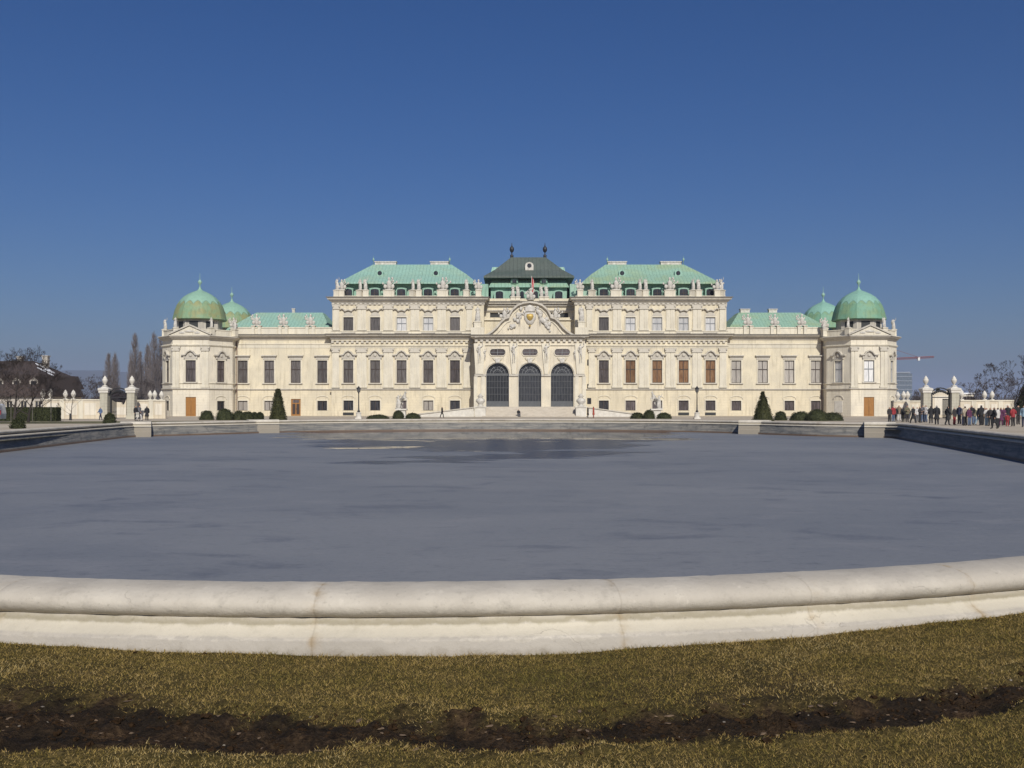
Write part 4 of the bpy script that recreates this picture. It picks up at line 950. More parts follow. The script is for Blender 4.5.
# ---------------- central portal, front plane y = -6
D7 = 174; yp = -6.0; s7 = D7 / F
zsp, zst, zen = Z(374.5, D7), Z(406.7, D7), Z(337, D7)
mb = MB(); xl = 55 * s7; ops = []
for o in (-32.3, 0, 32.3): ops.append((o * s7 - 1.93 + xl, o * s7 + 1.93 + xl, zst, zsp + 1.93, 1))
facade(mb, (-xl, yp), (xl, yp), -.3, zen, ops, .9); facade(mb, (-xl, 0), (-xl, yp), -.3, zen, []); facade(mb, (xl, yp), (xl, 0), -.3, zen, [])
mb.add([(-xl, yp, zen), (xl, yp, zen), (xl, 2, zen), (-xl, 2, zen)], [(0, 1, 2, 3)])
portal = mb.build('portal_wall', M['portal'], palace)
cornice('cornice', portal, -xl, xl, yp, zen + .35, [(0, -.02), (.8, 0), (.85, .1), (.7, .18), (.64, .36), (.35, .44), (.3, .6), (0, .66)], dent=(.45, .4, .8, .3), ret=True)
cornice('architrave', portal, -xl, xl, yp, zen - 1.3, [(0, 0), (.2, 0), (.22, .1), (.06, .25), (0, .3)], m='trim', ret=False)
for a, b in ((-xl, -32.3 * s7 - 2.0), (-32.3 * s7 + 2.0, -2.0), (2.0, 32.3 * s7 - 2.0), (32.3 * s7 + 2.0, xl)):
    MB().box(a - .05, b + .05, yp - .22, yp + .02, zsp - .28, zsp + .05).build('impost', M['trim2'], portal)
for o in (-32.3, 0, 32.3):
    x = o * s7; n = 14; r = 1.90; hgt = zsp - zst
    w_ = MB().prism([(-r, 0), (r, 0)] + [(r * math.cos(math.pi * k / n), hgt + r * math.sin(math.pi * k / n)) for k in range(n + 1)], .62, .9).build('portal_glazing', M['p_portal'], palace, False, (x, yp, zst))
    q = MB().box(-r, r, .52, .619, hgt - .2, hgt + .2).box(-r, r, .54, .619, 0, .95)
    for k in range(-3, 4): q.box(k * .48 - .025, k * .48 + .025, .56, .619, .951, hgt - .201)
    for z in (2.1, 3.2, 4.3): q.box(-r, r, .575, .618, z, z + .06)
    q.build('glazing_frame', mat('dark_grey_glazing_bars', (.10, .105, .11)), w_)
    fan = MB()
    for k in range(1, 6): a = math.pi * k / 6; fan.tube((.35 * math.cos(a), .59, hgt + .2 + .35 * math.sin(a)), (1.8 * math.cos(a), .59, hgt + .05 + 1.8 * math.sin(a)), .03, .03, 4)
    for rr_ in (.75, 1.25): fan.strip([(-rr_ * math.cos(math.pi * k / 12), hgt + .1 + rr_ * math.sin(math.pi * k / 12)) for k in range(13)], .06, .57, .612)
    fan.build('fanlight_bars', M['greyframe'], w_)
    MB().strip([(-2.05 * math.cos(math.pi * k / 16), 2.05 * math.sin(math.pi * k / 16)) for k in range(17)], .22, yp - .14, yp + .02).build('archivolt', M['trim'], portal, False, (x, 0, zsp))
    MB().prism([(-.3, 0), (.3, 0), (.42, .75), (-.42, .75)], yp - .36, yp + .02).build('keystone', M['stat'], portal, False, (x, 0, zsp + 2.0))
    ov = []
    for k in range(24):
        a = 2 * math.pi * k / 24; ov.append((.72 * (1 if math.cos(a) > 0 else -1) * (abs(math.cos(a)) > .02) + .56 * math.cos(a), .58 * math.sin(a)))
    ow = MB().prism(ov, -.03, .03).build('oval_window', M['p_mid'], palace, False, (x, yp, Z(352.3, D7)))
    MB().strip([(a * 1.12, b * 1.2) for a, b in ov] + [(ov[0][0] * 1.12, ov[0][1] * 1.2)], .13, -.14, .02).build('surround', M['trim'], ow)
    MB().box(-.035, .035, -.06, -.031, -.55, .55).box(-1.2, -.036, -.06, -.031, -.03, .03).box(.036, 1.2, -.06, -.031, -.03, .03).build('glazing_bar', M['greyframe'], ow)
    MB().lathe([(.05, -.7), (.5, -.35), (.75, .05), (.3, .2), (.05, .22)], (0, -.1, 0), 10, 0, 0, 1.2, .25).build('cartouche', M['trim'], portal, False, (x, yp, zsp + 2.75))
# sculpted supports between the arches and at the ends
def atlas_mesh():
    v, f, zn, mb, J = human('raise'); out = MB(); out.add([(p[0] * 1.25, p[1] * 1.1, (p[2] - .85) * 1.5) for p in mb.v if True], [q for q in mb.f]); 
    for i, p in enumerate(out.v):
        if p[2] < .0: k = 1 + p[2] * .28; out.v[i] = (p[0] * max(.25, k), p[1] * max(.25, k), p[2])
    return out.mesh('atlas', M['stat'], True)
ATL = atlas_mesh()
for o in (-50.5, -16.2, 16.2, 50.5):
    x = o * s7; wd = 1.5 if abs(o) < 20 else 1.9
    p = MB().prism([(-.3 if abs(o) < 20 else -.65, 0), (.3 if abs(o) < 20 else .65, 0), (wd / 2, Z(344, D7) - zsp), (-wd / 2, Z(344, D7) - zsp)], yp - .3, yp + .02).build('sculpted_pilaster', M['trim'], palace, False, (x, 0, zsp + .08))
    link('atlas', ATL, p, (0, yp - .46, Z(352, D7) - zsp - .3), 0, 1.25)
    if abs(o) > 20:
        for q in (-1, 1): MB().box(-.32, .32, yp - .2, yp + .02, .0, zsp - .32).build('pier_strip', M['trim'], portal, False, (x + q * .62, 0, 0))
        link('atlas', ATL, p, (.95 * (1 if o < 0 else -1), yp - .3, Z(352, D7) - zsp - .5), R(30), .7)
# curved pediment
half = [(-55, 336), (-49, 335.4), (-42.6, 334.2), (-37.5, 331), (-32.5, 326.5), (-28.5, 321.5), (-24.5, 317.8), (-20.6, 316.6), (-19.6, 313.5), (-16.6, 308.6), (-12, 304.6), (-6.2, 302.4), (0, 301.6)]
cur = [(a * s7, Z(b, D7)) for a, b in half]; cur = cur + [(-a, b) for a, b in reversed(cur[:-1])]
ped = MB().prism([(cur[0][0], zen + .36)] + [(a, b - .12) for a, b in cur] + [(cur[-1][0], zen + .36)], yp - .05, yp + 1.1).build('curved_pediment', M['portal'], palace)
MB().strip([(a, b - .28) for a, b in cur], .30, yp - .62, yp + 1.2).build('gable_moulding', M['trim2'], ped)
MB().strip([(a * .93, b - .82) for a, b in cur[3:-3]], .14, yp - .2, yp - .045).build('inner_moulding', M['trim'], ped)
coa = MB().lathe([(.05, -1.25), (.55, -.95), (.98, -.2), (1.0, .55), (.75, .95), (.05, 1.05)], (0, 0, 0), 14, 0, 0, 1, .35).build('coat_of_arms', M['stat'], palace, True, (0, yp - .1, Z(318, D7)))
MB().lathe([(.05, -.6), (.4, -.4), (.62, .1), (.55, .5), (.05, .62)], (0, -.28, .1), 12, 0, 0, 1, .35).build('gilded_shield', M['gold'], coa, True)
MB().lathe([(.05, -.18), (.16, -.12), (.16, .06), (.05, .14)], (0, -.32, -1.35), 8).build('gilded_drop', M['gold'], coa, True)
MB().lathe([(.85, 0), (.95, .12), (.85, .25), (.98, .6), (.72, .95), (.3, 1.12), (.1, 1.3), (.03, 1.42)], (0, -.05, 1.02), 10, 0, 0, 1, .4).build('crown_relief', M['stat'], coa, True)
for q in (-1, 1):
    b = MB()
    rn = random.Random(q + 5)
    for k in range(22):
        t = k / 21; x = q * (1.15 + 2.3 * t + rn.uniform(-.35, .3)); z = 1.35 - 3.2 * t + rn.uniform(-.45, .55); r = rn.uniform(.2, .46)
        b.lathe([(.03, -r), (r * .8, -r * .5), (r, r * .1), (r * .6, r * .7), (.03, r)], (x, -.08 + rn.uniform(-.08, .04), z), 7, rn.uniform(0, 1), 0, rn.uniform(.6, 1.2), .5)
    b.build('supporter_relief', M['stat'], coa, True); 
    link('supporter_figure', ATL, coa, (q * 1.75, -.25, -.2), R(25 * q), .8)
for s in (-1, 1):
    figure(palace, s * 25.5 * s7, yp + .2, Z(319.5, D7), TROPHY[1], None, .95, name='roof_trophy')
    figure(palace, s * 52 * 176 / F, -3.8, Z(327.5, 176), STAT[1 if s < 0 else 2], (1.2, .9), 1.15)
    MB().box(-1.15, 1.15, -.5, .5, 0, Z(327.5, 176) - zen).build('attic_plinth', M['trim'], palace, False, (s * 52 * 176 / F, -3.8, zen + .01))

# recessed centre above the portal and its roofs
D8 = 182; s8 = D8 / F; yc = 2.0; xr = 46.5 * s8
mb = MB(); facade(mb, (-xr, yc), (xr, yc), zen - .5, Z(298.5, D8), [(xr + o - 1.35, xr + o + 1.35, Z(317.5, D8), Z(312.8, D8)) for o in (-5.6, -2.8 + 0, 2.8, 5.6)], .5)
cw = mb.build('recessed_wall', M['wall'], palace)
for o in (-5.6, -2.8, 2.8, 5.6): MB().box(o - 1.33, o + 1.33, yc + .3, yc + .45, Z(317.4, D8), Z(312.9, D8)).build('attic_window', M['dark'], palace)
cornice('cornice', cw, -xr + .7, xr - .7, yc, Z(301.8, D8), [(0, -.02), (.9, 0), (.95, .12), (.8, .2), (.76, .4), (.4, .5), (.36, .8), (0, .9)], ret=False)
cornice('string_course', cw, -xr + .3, xr - .3, yc, Z(310, D8), [(0, 0), (.3, 0), (.34, .12), (.1, .4), (0, .42)], ret=False)
cornice('sill_course', cw, -xr + .3, xr - .3, yc, Z(319.5, D8), [(0, 0), (.3, 0), (.34, .12), (.1, .3), (0, .32)], ret=False, m='trim')
D10 = 184; s10 = D10 / F
MB().box(-xr + .8, xr - .8, yc + .3, yc + .8, Z(301.6, D10), Z(300, D10)).build('parapet', M['trim'], palace)
cl = MB().box(-38 * s10, 38 * s10, 4, 20, Z(302, D10), Z(287, D10)).build('centre_mansard_wall', M['copperwall'], palace)
sk0, sk1 = Z(288.4, 185), Z(279.3, 186)
MB().add([(-40 * s10, 3.2, sk0), (40 * s10, 3.2, sk0), (40 * s10, 21, sk0), (-40 * s10, 21, sk0), (-36.5 * s10, 5.8, sk1), (36.5 * s10, 5.8, sk1), (36.5 * s10, 18, sk1), (-36.5 * s10, 18, sk1)],
         [(0, 1, 5, 4), (1, 2, 6, 5), (2, 3, 7, 6), (3, 0, 4, 7), (4, 5, 6, 7), (3, 2, 1, 0)]).build('skirt_roof', M['copper2'], palace)
MB().box(-37.5 * s10, 37.5 * s10, 5.9, 18, sk1 - .05, Z(276, D10)).build('clerestory', mat('dark_clerestory', (.10, .12, .08)), palace)
ze, zr = Z(276.4, D10), Z(257.3, 189.5); e = 45.2 * s10; c_ = 33.5 * 187 / F; r = 17.4 * 189.5 / F; zk = ze + (zr - ze) * .36
dk = MB().add([(-e, 3.4, ze - .3), (e, 3.4, ze - .3), (e, 21.5, ze - .3), (-e, 21.5, ze - .3), (-e, 3.4, ze), (e, 3.4, ze), (e, 21.5, ze), (-e, 21.5, ze), (-c_, 6.2, zk), (c_, 6.2, zk), (c_, 18.5, zk), (-c_, 18.5, zk), (-r, 9.5, zr), (r, 9.5, zr), (r, 15, zr), (-r, 15, zr)],
              [(3, 2, 1, 0)] + [(4 * a + i, 4 * a + (i + 1) % 4, 4 * a + 4 + (i + 1) % 4, 4 * a + 4 + i) for a in range(3) for i in range(4)] + [(12, 13, 14, 15)]).build('centre_roof', M['darkroof'], palace)
for s in (-1, 1):
    MB().lathe([(.3, -.2), (.3, .5), (.1, .6), (.1, .95), (.3, 1.1), (.42, 1.5), (.34, 1.9), (.14, 2.1), (.08, 2.3), (.04, 2.75)], (0, 0, 0), 10).build('finial', M['iron'], dk, True, (s * (r - .15), 10, zr))
    MB().box(-1, 1, -.8, .8, 0, 1.0, 0, .25).build('side_dormer', M['copper'], dk, False, (s * 32.5 * 189 / F, 13, Z(270, 189)))
q = MB().prism([(-.75, 0), (.75, 0), (.75, .9)] + [(.75 * math.cos(math.pi * t / 8), .9 + .6 * math.sin(math.pi * t / 8)) for t in range(1, 8)] + [(-.75, .9)], -.7, 1.4).build('round_dormer', M['stat'], dk, False, (.1, 6.4, Z(270.5, 186)))
MB().prism([(.4 * math.cos(math.pi * t / 8), .85 + .4 * math.sin(math.pi * t / 8)) for t in range(16)], -.72, -.6).build('pane', M['p_dark'], q)
for o, big in ((-29.5, 1), (29.5, 1), (-7, 0), (7, 0)):
    x = o * s10; wd = .95 if big else .5
    d = MB().prism([(-wd, 0), (wd, 0), (wd, 1.35)] + [(wd * math.cos(math.pi * t / 8), 1.35 + .4 * math.sin(math.pi * t / 8)) for t in range(1, 8)] + [(-wd, 1.35)], -.7, .6).build('dormer_window', M['copperwall'], palace, False, (x, 3.6, Z(300.5, D10)))
    MB().prism([(-wd * .7, .1), (wd * .7, .1), (wd * .7, 1.25)] + [(wd * .7 * math.cos(math.pi * t / 8), 1.25 + .3 * math.sin(math.pi * t / 8)) for t in range(1, 8)] + [(-wd * .7, 1.25)], -.72, -.6).build('pane', M['p_dark'], d)
for o in (-14.5, 15): 
    d = MB().lathe([(.75, 0), (.75, .6), (.6, .95), (.3, 1.2), (.05, 1.25)], (0, 0, 0), 10).build('round_dormer', M['copperwall'], palace, True, (o * s10, 4.6, Z(283.8, D10)))
    MB().box(-.38, .38, -.8, -.6, .12, .72).build('pane', M['p_dark'], d)
for o in (-16.2, -11.2, 12.4, 17.4): figure(palace, o * s8, yc + .3, Z(300.5, D8), STAT[int(abs(o)) % 3], (.8, .55), .86)
figure(palace, .3, yc - .2, Z(300, D8), TROPHY[2], None, 1.0, name='roof_trophy')
fp = MB().tube((.45, yc + .6, Z(300, D8)), (.45, yc + .6, Z(275.5, D8)), .05, .04, 6).build('flagpole', M['white'], palace)
vs = []
for i in range(11):
    z = Z(276.3, D8) - i * .27
    for j in range(5): vs.append((.5 + j * .09 + .04 * math.sin(i * .9), yc + .6 + .10 * math.sin(j * 2.1 + i * .35), z - j * .16))
fl = MB()
for i in range(10):
    for j in range(4): fl.add([vs[i * 5 + j], vs[i * 5 + j + 1], vs[i * 5 + j + 6], vs[i * 5 + j + 5]], [(0, 1, 2, 3)], 0 if j != 2 else 1)
fl.build('flag', [M['red'], M['flagwhite']], fp)
for z in (360.5, 385, 399): MB().box(-.35, .35, -.05, .06, 0, 1.05).build('slit_window', M['p_dark'], palace, False, (59.8 * 179 / F, -1.0, Z(z + 5, 179)))

# ---------------- steps, balustrade pedestals and ramps
st = MB(); ns = 10
prof = [(-13.5 + .6 * 0, 0)]
pts = [(-14.0, -.2)]
for k in range(ns): pts += [(-14.0 + .62 * k, zst * (k + 1) / ns - zst / ns * 0 if k >= 0 else 0), (-14.0 + .62 * (k + 1), zst * (k + 1) / ns)]
pts += [(-5.9, zst), (-5.9, -.2)]
xw = 48 * 168 / F
vs = [(-xw, y, z) for y, z in pts] + [(xw, y, z) for y, z in pts]; n = len(pts); tr = tessellate_polygon([[Vector((y, z, 0)) for y, z in pts]])
MB().add(vs, [tuple(t) for t in tr] + [tuple(i + n for i in reversed(t)) for t in tr] + [(i, (i + 1) % n, (i + 1) % n + n, i + n) for i in range(n)]).build('staircase', mat('worn_step_stone', (.52, .47, .39), (.42, .37, .3), 1.2, .85, .2), palace)
for s in (-1, 1):
    x = s * 50.2 * 167 / F
    p = MB().box(-.85, .85, -.85, .85, -.2, 1.5).box(-.98, .98, -.98, .98, 1.501, 1.68).build('stair_pedestal', M['white'], palace, False, (x, -13, 0))
    v_ = MB().lathe([(.5, 0), (.55, .1), (.3, .2), (.35, .35), (.75, .8), (.7, 1.1), (.4, 1.3), (.32, 1.5), (.5, 1.6), (.25, 1.9), (.05, 2.1)], (0, 0, 1.69), 12).build('vase', M['stat'], p, True)
    x1 = s * 112 * 167 / F if s < 0 else s * 106 * 167 / F
    MB().prism([(s * 9.2, -.2), (s * 9.2, 1.45), (x1, .35), (x1, -.2)][::(1 if s < 0 else -1)], -13.3, -12.9).build('ramp_wall', M['white'], palace)
    MB().strip([(s * 9.2, 1.46), (x1, .36)][::(1 if s > 0 else -1)], .16, -13.45, -12.75).build('ramp_coping', M['trim2'], palace)

# ================================================================== in front of the palace
def leaf_mat(name, a, b_):
    m, nt, b = new_mat(name); b.inputs['Roughness'].default_value = .75; b.inputs['Specular IOR Level'].default_value = .2
    n = noise_n(nt, coords(nt), 3.5, 5, .7); nt.links.new(ramp(nt, n, [(.3, a), (.7, b_)]), b.inputs['Base Color']); return m
M['box'] = leaf_mat('clipped_box_foliage', (.016, .021, .008), (.055, .060, .022))
M['yew'] = leaf_mat('clipped_yew_foliage', (.018, .022, .007), (.06, .060, .02))
def leafy(surf, n, size, seed):
    """clipped foliage: an uneven core and many small leaf faces standing off it; surf(u, v) -> point, normal"""
    rn = random.Random(seed); mb = MB(); nu, nv = 20, 10; vs = []
    for j in range(nv + 1):
        for i in range(nu):
            p, nn = surf(i / nu, j / nv); vs.append(p + nn * (.13 * noise.noise(p * 2.6 + Vector((seed, 0, 0))) - .05))
    mb.add(vs, [(j * nu + i, j * nu + (i + 1) % nu, (j + 1) * nu + (i + 1) % nu, (j + 1) * nu + i) for j in range(nv) for i in range(nu)])
    for k in range(n):
        p, nn = surf(rn.random(), rn.random()); p = p + nn * (rn.gauss(0, .05) + .13 * noise.noise(p * 2.6 + Vector((seed, 0, 0))))
        a = Vector((rn.gauss(0, 1), rn.gauss(0, 1), rn.gauss(0, 1))).normalized() * size * rn.uniform(.6, 1.3); b = (nn * .7 + Vector((rn.gauss(0, .6), rn.gauss(0, .6), rn.gauss(0, .6)))).normalized() * size * rn.uniform(.7, 1.5)
        mb.add([p - a * .5, p + a * .5, p + b], [(0, 1, 2)])
    return mb
def dome_s(rx, ry, h, sq=.75):
    def f(u, v):
        t = 2 * math.pi * u; ph = v * math.pi / 2; r = math.cos(ph) ** sq; p = Vector((rx * r * math.cos(t), ry * r * math.sin(t), h * math.sin(ph)))
        return p, Vector((math.cos(t) * math.cos(ph), math.sin(t) * math.cos(ph), math.sin(ph) + .05)).normalized()
    return f
def cone_s(r0, r1, h, pw=1.0):
    def f(u, v):
        t = 2 * math.pi * u; q = min(v / .93, 1); r = r1 + (r0 - r1) * (1 - q) ** pw if v < .93 else r1 * (1 - v) / .07
        z = h * q * .985 + (.015 * h if v >= .93 else 0)
        return Vector((r * math.cos(t), r * math.sin(t), z)), Vector((math.cos(t), math.sin(t), .3)).normalized()
    return f
def bush(px, D, wpx, toppy, label, name='clipped_bush', seed=1, group='clipped box bushes before the palace', tall=None):
    h = H(toppy, D); r = wpx * D / F / 2
    mb = leafy(dome_s(r, r, h), 1700, .085, seed); o = mb.build(name, M['box'], None, False, (W(px, D), D, G)); return tag(o, label, 'bush', group)
bush(206.8, 128, 13.5, 411.6, 'outermost round box ball, beside the ochre door of the palace corner tower with yellow-green dome', seed=1)
bush(225, 126, 17, 409.4, 'tallest round box ball in the clump before the tower with yellow-green dome', seed=2)
bush(239.5, 127, 15, 412, 'low box mound just beside the tallest ball, towards the dark truncated cone', seed=3)
bush(247.5, 126.5, 13, 412.4, 'second low mound between the tallest ball and the dark truncated cone', seed=4)
bush(254.5, 128, 11, 413.4, 'small box ball near the dark truncated cone, two from it', seed=5)
bush(260.3, 126, 7, 413, 'tiny box ball standing nearest the dark truncated cone', seed=6)
bush(780.6, 124, 11.5, 412, 'single small box mound beside the tall pointed yew cone', seed=7)
bush(800.5, 122, 21, 412.4, 'wide low mound between the pointed cone and the highest mound', seed=8)
bush(817, 120, 21, 410.2, 'highest mound of the clump before the tower with smooth green dome', seed=9)
bush(832.5, 121, 21, 413.4, 'flattest mound at the tower end of the clump by the smooth green dome', seed=10)
bush(378, 140, 22, 415.3, 'low dark box mound between a black lamp post and the horse tamer by the ramp', seed=11)
bush(398.5, 139, 11.5, 411.2, 'rounded box ball before the plinth of the horse tamer by the ramp with one visitor', seed=12)
bush(413, 140, 15, 413.8, 'flat box mound on the ramp side of the statue, before the white curtained cellar window', seed=13)
bush(637.5, 140, 13.5, 413.2, 'flat box mound at the foot of the ramp past the red-coated visitor', seed=14)
bush(649, 139, 12, 411, 'rounded box ball before the plinth of the statue past the red-coated visitor', seed=15)
bush(664, 140, 15, 413.4, 'flat box mound between the statue and the lamp post near the pointed cone', seed=16)
h = H(389.2, 118); o = leafy(cone_s(17.5 * 118 / F / 2, 1.9 * 118 / F, h), 3600, .10, 21).build('clipped_cone', M['yew'], None, False, (W(278, 118), 118, G)); tag(o, 'dark truncated cone of clipped yew before the wing with the glazed oak door', 'topiary', 'clipped yew cones')
h = H(392, 116); o = leafy(cone_s(21 * 116 / F / 2, .8 * 116 / F, h, 1.0), 3600, .10, 22).build('clipped_cone', M['yew'], None, False, (W(763, 116), 116, G)); tag(o, 'tall pointed yew cone with a rounded tip before the pale-curtained wing', 'topiary', 'clipped yew cones')

# horse-tamer statues on plinths
def horse_mesh():
    J = {'hip': (0, .55, 1.45, .30, .28)}; E = []
    def add(n, p, r, par): J[n] = tuple(p) + (r if isinstance(r, tuple) else (r,)); E.append((par, n))
    add('belly', (0, .0, 1.72), .31, 'hip'); add('chest', (0, -.48, 2.02), .29, 'belly'); add('neck', (0, -.72, 2.42), .19, 'chest'); add('poll', (0, -.82, 2.80), .13, 'neck'); add('muzzle', (0, -1.18, 2.58), .075, 'poll')
    for s in (-1, 1):
        k = str(s); add('th' + k, (s * .2, .55, 1.15), .19, 'hip'); add('st' + k, (s * .2, .30, .86), .12, 'th' + k); add('ho' + k, (s * .2, .66, .48), .075, 'st' + k); add('hf' + k, (s * .2, .56, .06), .065, 'ho' + k)
        add('el' + k, (s * .18, -.62, 1.72), .12, 'chest'); add('kn' + k, (s * .18, -1.0, 1.74 - .2 * (s > 0)), .075, 'el' + k); add('ff' + k, (s * .18, -.98, 1.34 - .2 * (s > 0)), .06, 'kn' + k)
    for i, p in enumerate(((0, .86, 1.5), (0, 1.02, 1.15), (0, 1.02, .7))): add('ta%d' % i, p, (.10, .12, .05)[i], 'hip' if i == 0 else 'ta%d' % (i - 1))
    me = skin_mesh(J, E, 1); v, f = mesh_arrays(me); bpy.data.meshes.remove(me); mb = MB(); mb.add(v, f)
    for s in (-1, 1): mb.tube((s * .06, -.78, 2.88), (s * .08, -.76, 3.04), .04, .012, 5)
    return mb.mesh('horse', M['stat'], True)
HORSE = horse_mesh(); TAMER = statue_mesh('raise', 0)
for px, flip, lab in ((401.5, 1, 'white stone horse tamer on a plinth by the ramp with one visitor'), (656, -1, 'white stone horse tamer on a plinth before the brown-blinded windows of the palace')):
    D = 146; t = empty('horse_statue', (W(px, D), D, G), 0, lab, 'statue', 'horse tamer statues')
    MB().box(-.78, .78, -.72, .72, 0, .3).box(-.62, .62, -.56, .56, .301, 1.15).box(-.8, .8, -.74, .74, 1.151, 1.36).build('plinth', M['white'], t)
    link('horse', HORSE, t, (.16 * flip, .1, 1.36), R(38 * flip), .86); link('tamer', TAMER, t, (-.42 * flip, -.26, 1.45), R(-20 * flip), .86)
# lamp posts
M['lampglass'] = mat('frosted_lamp_glass', (.10, .10, .10), None, 3, .3, 0)
lamp0 = None
for px, lab in ((358.7, 'black lamp post on a white stone foot before the dark-windowed block of the palace'), (697, 'black lamp post on a white stone foot near the brown blinds and pointed yew')):
    D = 138
    if lamp0 is None:
        t = lamp0 = empty('street_lamp', (W(px, D), D, G), 0, lab, 'street lamp', 'lamp posts before the palace')
        MB().box(-.42, .42, -.42, .42, 0, .2).lathe([(.36, .2), (.33, .75), (.38, .8), (.3, .9)], (0, 0, 0), 12).build('stone_foot', M['white'], t)
        MB().lathe([(.2, .9), (.18, 1.1), (.10, 1.2), (.08, 1.6), (.06, 3.4), (.10, 3.45), (.07, 3.55)], (0, 0, 0), 10).build('pole', M['iron'], t, True)
        l = MB().lathe([(.10, 3.55), (.2, 3.62), (.26, 4.0), (.24, 4.05)], (0, 0, 0), 8).build('lantern', M['lampglass'], t); MB().lathe([(.30, 4.05), (.24, 4.18), (.1, 4.32), (.03, 4.45)], (0, 0, 0), 8).build('lantern_cap', M['iron'], l)
    else: t = copy_tree(lamp0); t.location = (W(px, D), D, G); t['label'] = lab

# ================================================================== garden walls and gates either side
M['gwall'] = stucco('pale_garden_wall', (.66, .58, .44)); M['gpanel'] = stucco('white_wall_panel', (.74, .68, .56)); M['gpier'] = stucco('weathered_gate_pier', (.50, .47, .37))
def garden_wall(label, x0, x1, D, toppy, urns, npan, group=None):
    h = H(toppy, D); a, b = W(x0, D), W(x1, D); t = empty('garden_wall', ((a + b) / 2, D, G), 0, label, 'wall', kind='thing'); c = (a + b) / 2
    MB().box(a - c, b - c, -.25, .25, -.1, h - .18).build('wall', M['gwall'], t); MB().box(a - c, b - c, -.34, .34, h - .179, h).build('coping', M['trim'], t)
    wd = (b - a) / npan
    for k in range(npan): MB().box(a - c + k * wd + .5, a - c + (k + 1) * wd - .5, -.29, -.24, .5, h - .55).build('panel', M['gpanel'], t)
    for k in range(npan + 1): MB().box(a - c + k * wd - (.0 if k == 0 else .32), a - c + k * wd + (.0 if k == npan else .32), -.33, -.24, 0, h - .2).build('wall_strip', M['trim'], t) if 0 < k < npan else None
    for u, s_ in urns: link('urn', URN, t, (W(u, D) - c, 0, h), 0, s_)
    return t
garden_wall('cream garden wall topped with two urns, between the dark hedge and the gate', 44, 100.5, 141, 399.2, [(43, .75), (50.5, .8), (65.5, .72), (73.5, .72)], 3)
garden_wall('short garden wall with three urns joining the gate to the tower with yellow-green dome', 137.5, 166, 143, 399.8, [(150.2, .72), (154.8, .74), (161.5, .7)], 2)
garden_wall('short shaded garden wall with three urns joining the smooth green domed tower to the gate', 893, 921, 143, 400.5, [(897.8, .7), (903.6, .74), (907.6, .74)], 2)
garden_wall('long garden wall with urns behind the crowd of visitors', 959.5, 1013, 141, 400, [(961.5, .8), (984.5, .72), (992, .72)], 4)
pier0 = None
def gate_pier(px, label):
    D = 138; w_ = .51; h = H(389, D); t = empty('gate_pier', (W(px, D), D, G), 0, label, 'gate pier', 'tall gate piers with urns')
    mb = MB(); n = 8; hh = (h - .9) / n
    s_ = MB().box(-w_ * .96, w_ * .96, -w_ * .96, w_ * .96, 0, h - .5)
    s_.build('shaft', M['gpier'], t)
    for k in range(n): MB().box(-w_, w_, -w_, w_, .5 + k * hh, .5 + (k + 1) * hh - .07).build('rusticated_block', M['gpier'], t)
    MB().box(-w_ - .1, w_ + .1, -w_ - .1, w_ + .1, 0, .49).build('pier_base', M['gpier'], t)
    MB().box(-w_ - .12, w_ + .12, -w_ - .12, w_ + .12, h - .499, h - .2).box(-w_ - .2, w_ + .2, -w_ - .2, w_ + .2, h - .199, h).lathe([(1.05, 0), (.92, .1), (.55, .2), (.40, .34)], (0, 0, h), 4, R(45)).build('cap', M['white'], t)
    link('urn', URN, t, (0, 0, h + .38), 0, .78); return t
gate_pier(105, 'gate pier with urn nearer the dark hedge, at the end of the long cream wall')
gate_pier(132, 'gate pier with urn nearer the tower with yellow-green dome, in partial shade')
gate_pier(925.8, 'gate pier with urn nearer the smooth green domed tower, behind the visitors')
gate_pier(954, 'gate pier with urn at the end of the wall behind the crowd')
def iron_gate(x0, x1, label, leaf_open):
    D = 138.2; a, b = W(x0, D), W(x1, D); t = empty('iron_gate', ((a + b) / 2, D, G), 0, label, 'gate'); hw = (b - a) / 2
    f = MB().box(-hw, -hw + .12, -.05, .05, 0, 3.9).box(hw - .12, hw, -.05, .05, 0, 3.9).strip([(-hw * math.cos(math.pi * k / 10), 3.15 + .95 * math.sin(math.pi * k / 10)) for k in range(11)], .16, -.05, .05).box(-hw + .121, hw - .121, -.04, .04, 2.85, 2.97).build('overthrow', M['iron'], t)
    for k in range(9):
        x = -hw + .25 + k * (2 * hw - .5) / 8; MB().lathe([(.03, -.2), (.16, -.05), (.14, .12), (.03, .2)], (x, 0, 3.35 + .42 * math.sin(math.pi * (k + .5) / 9)), 6).build('scrollwork', M['iron'], t)
    for s in (-1, 1):
        lf = MB(); n = 9; w_ = hw - .14
        lf.box(0, w_, -.03, .03, .1, .22).box(0, w_, -.03, .03, 2.6, 2.72).box(0, w_, -.03, .03, .9, .98)
        for k in range(n): x = .03 + k * (w_ - .06) / (n - 1); lf.box(x - .022, x + .022, -.02, .02, .22, 2.6)
        for i, p in enumerate(lf.v): lf.v[i] = (-s * p[0], p[1], p[2])
        lf.build('gate_leaf', M['iron'], t, False, (s * (hw - .13), 0, 0), s * leaf_open)
    return t
iron_gate(110.3, 127.5, 'open black iron gate between the piers beyond the round ball bush', R(-70))
iron_gate(931.5, 949.3, 'open black iron gate with dark scrolled top behind two black-coated visitors', R(-70))
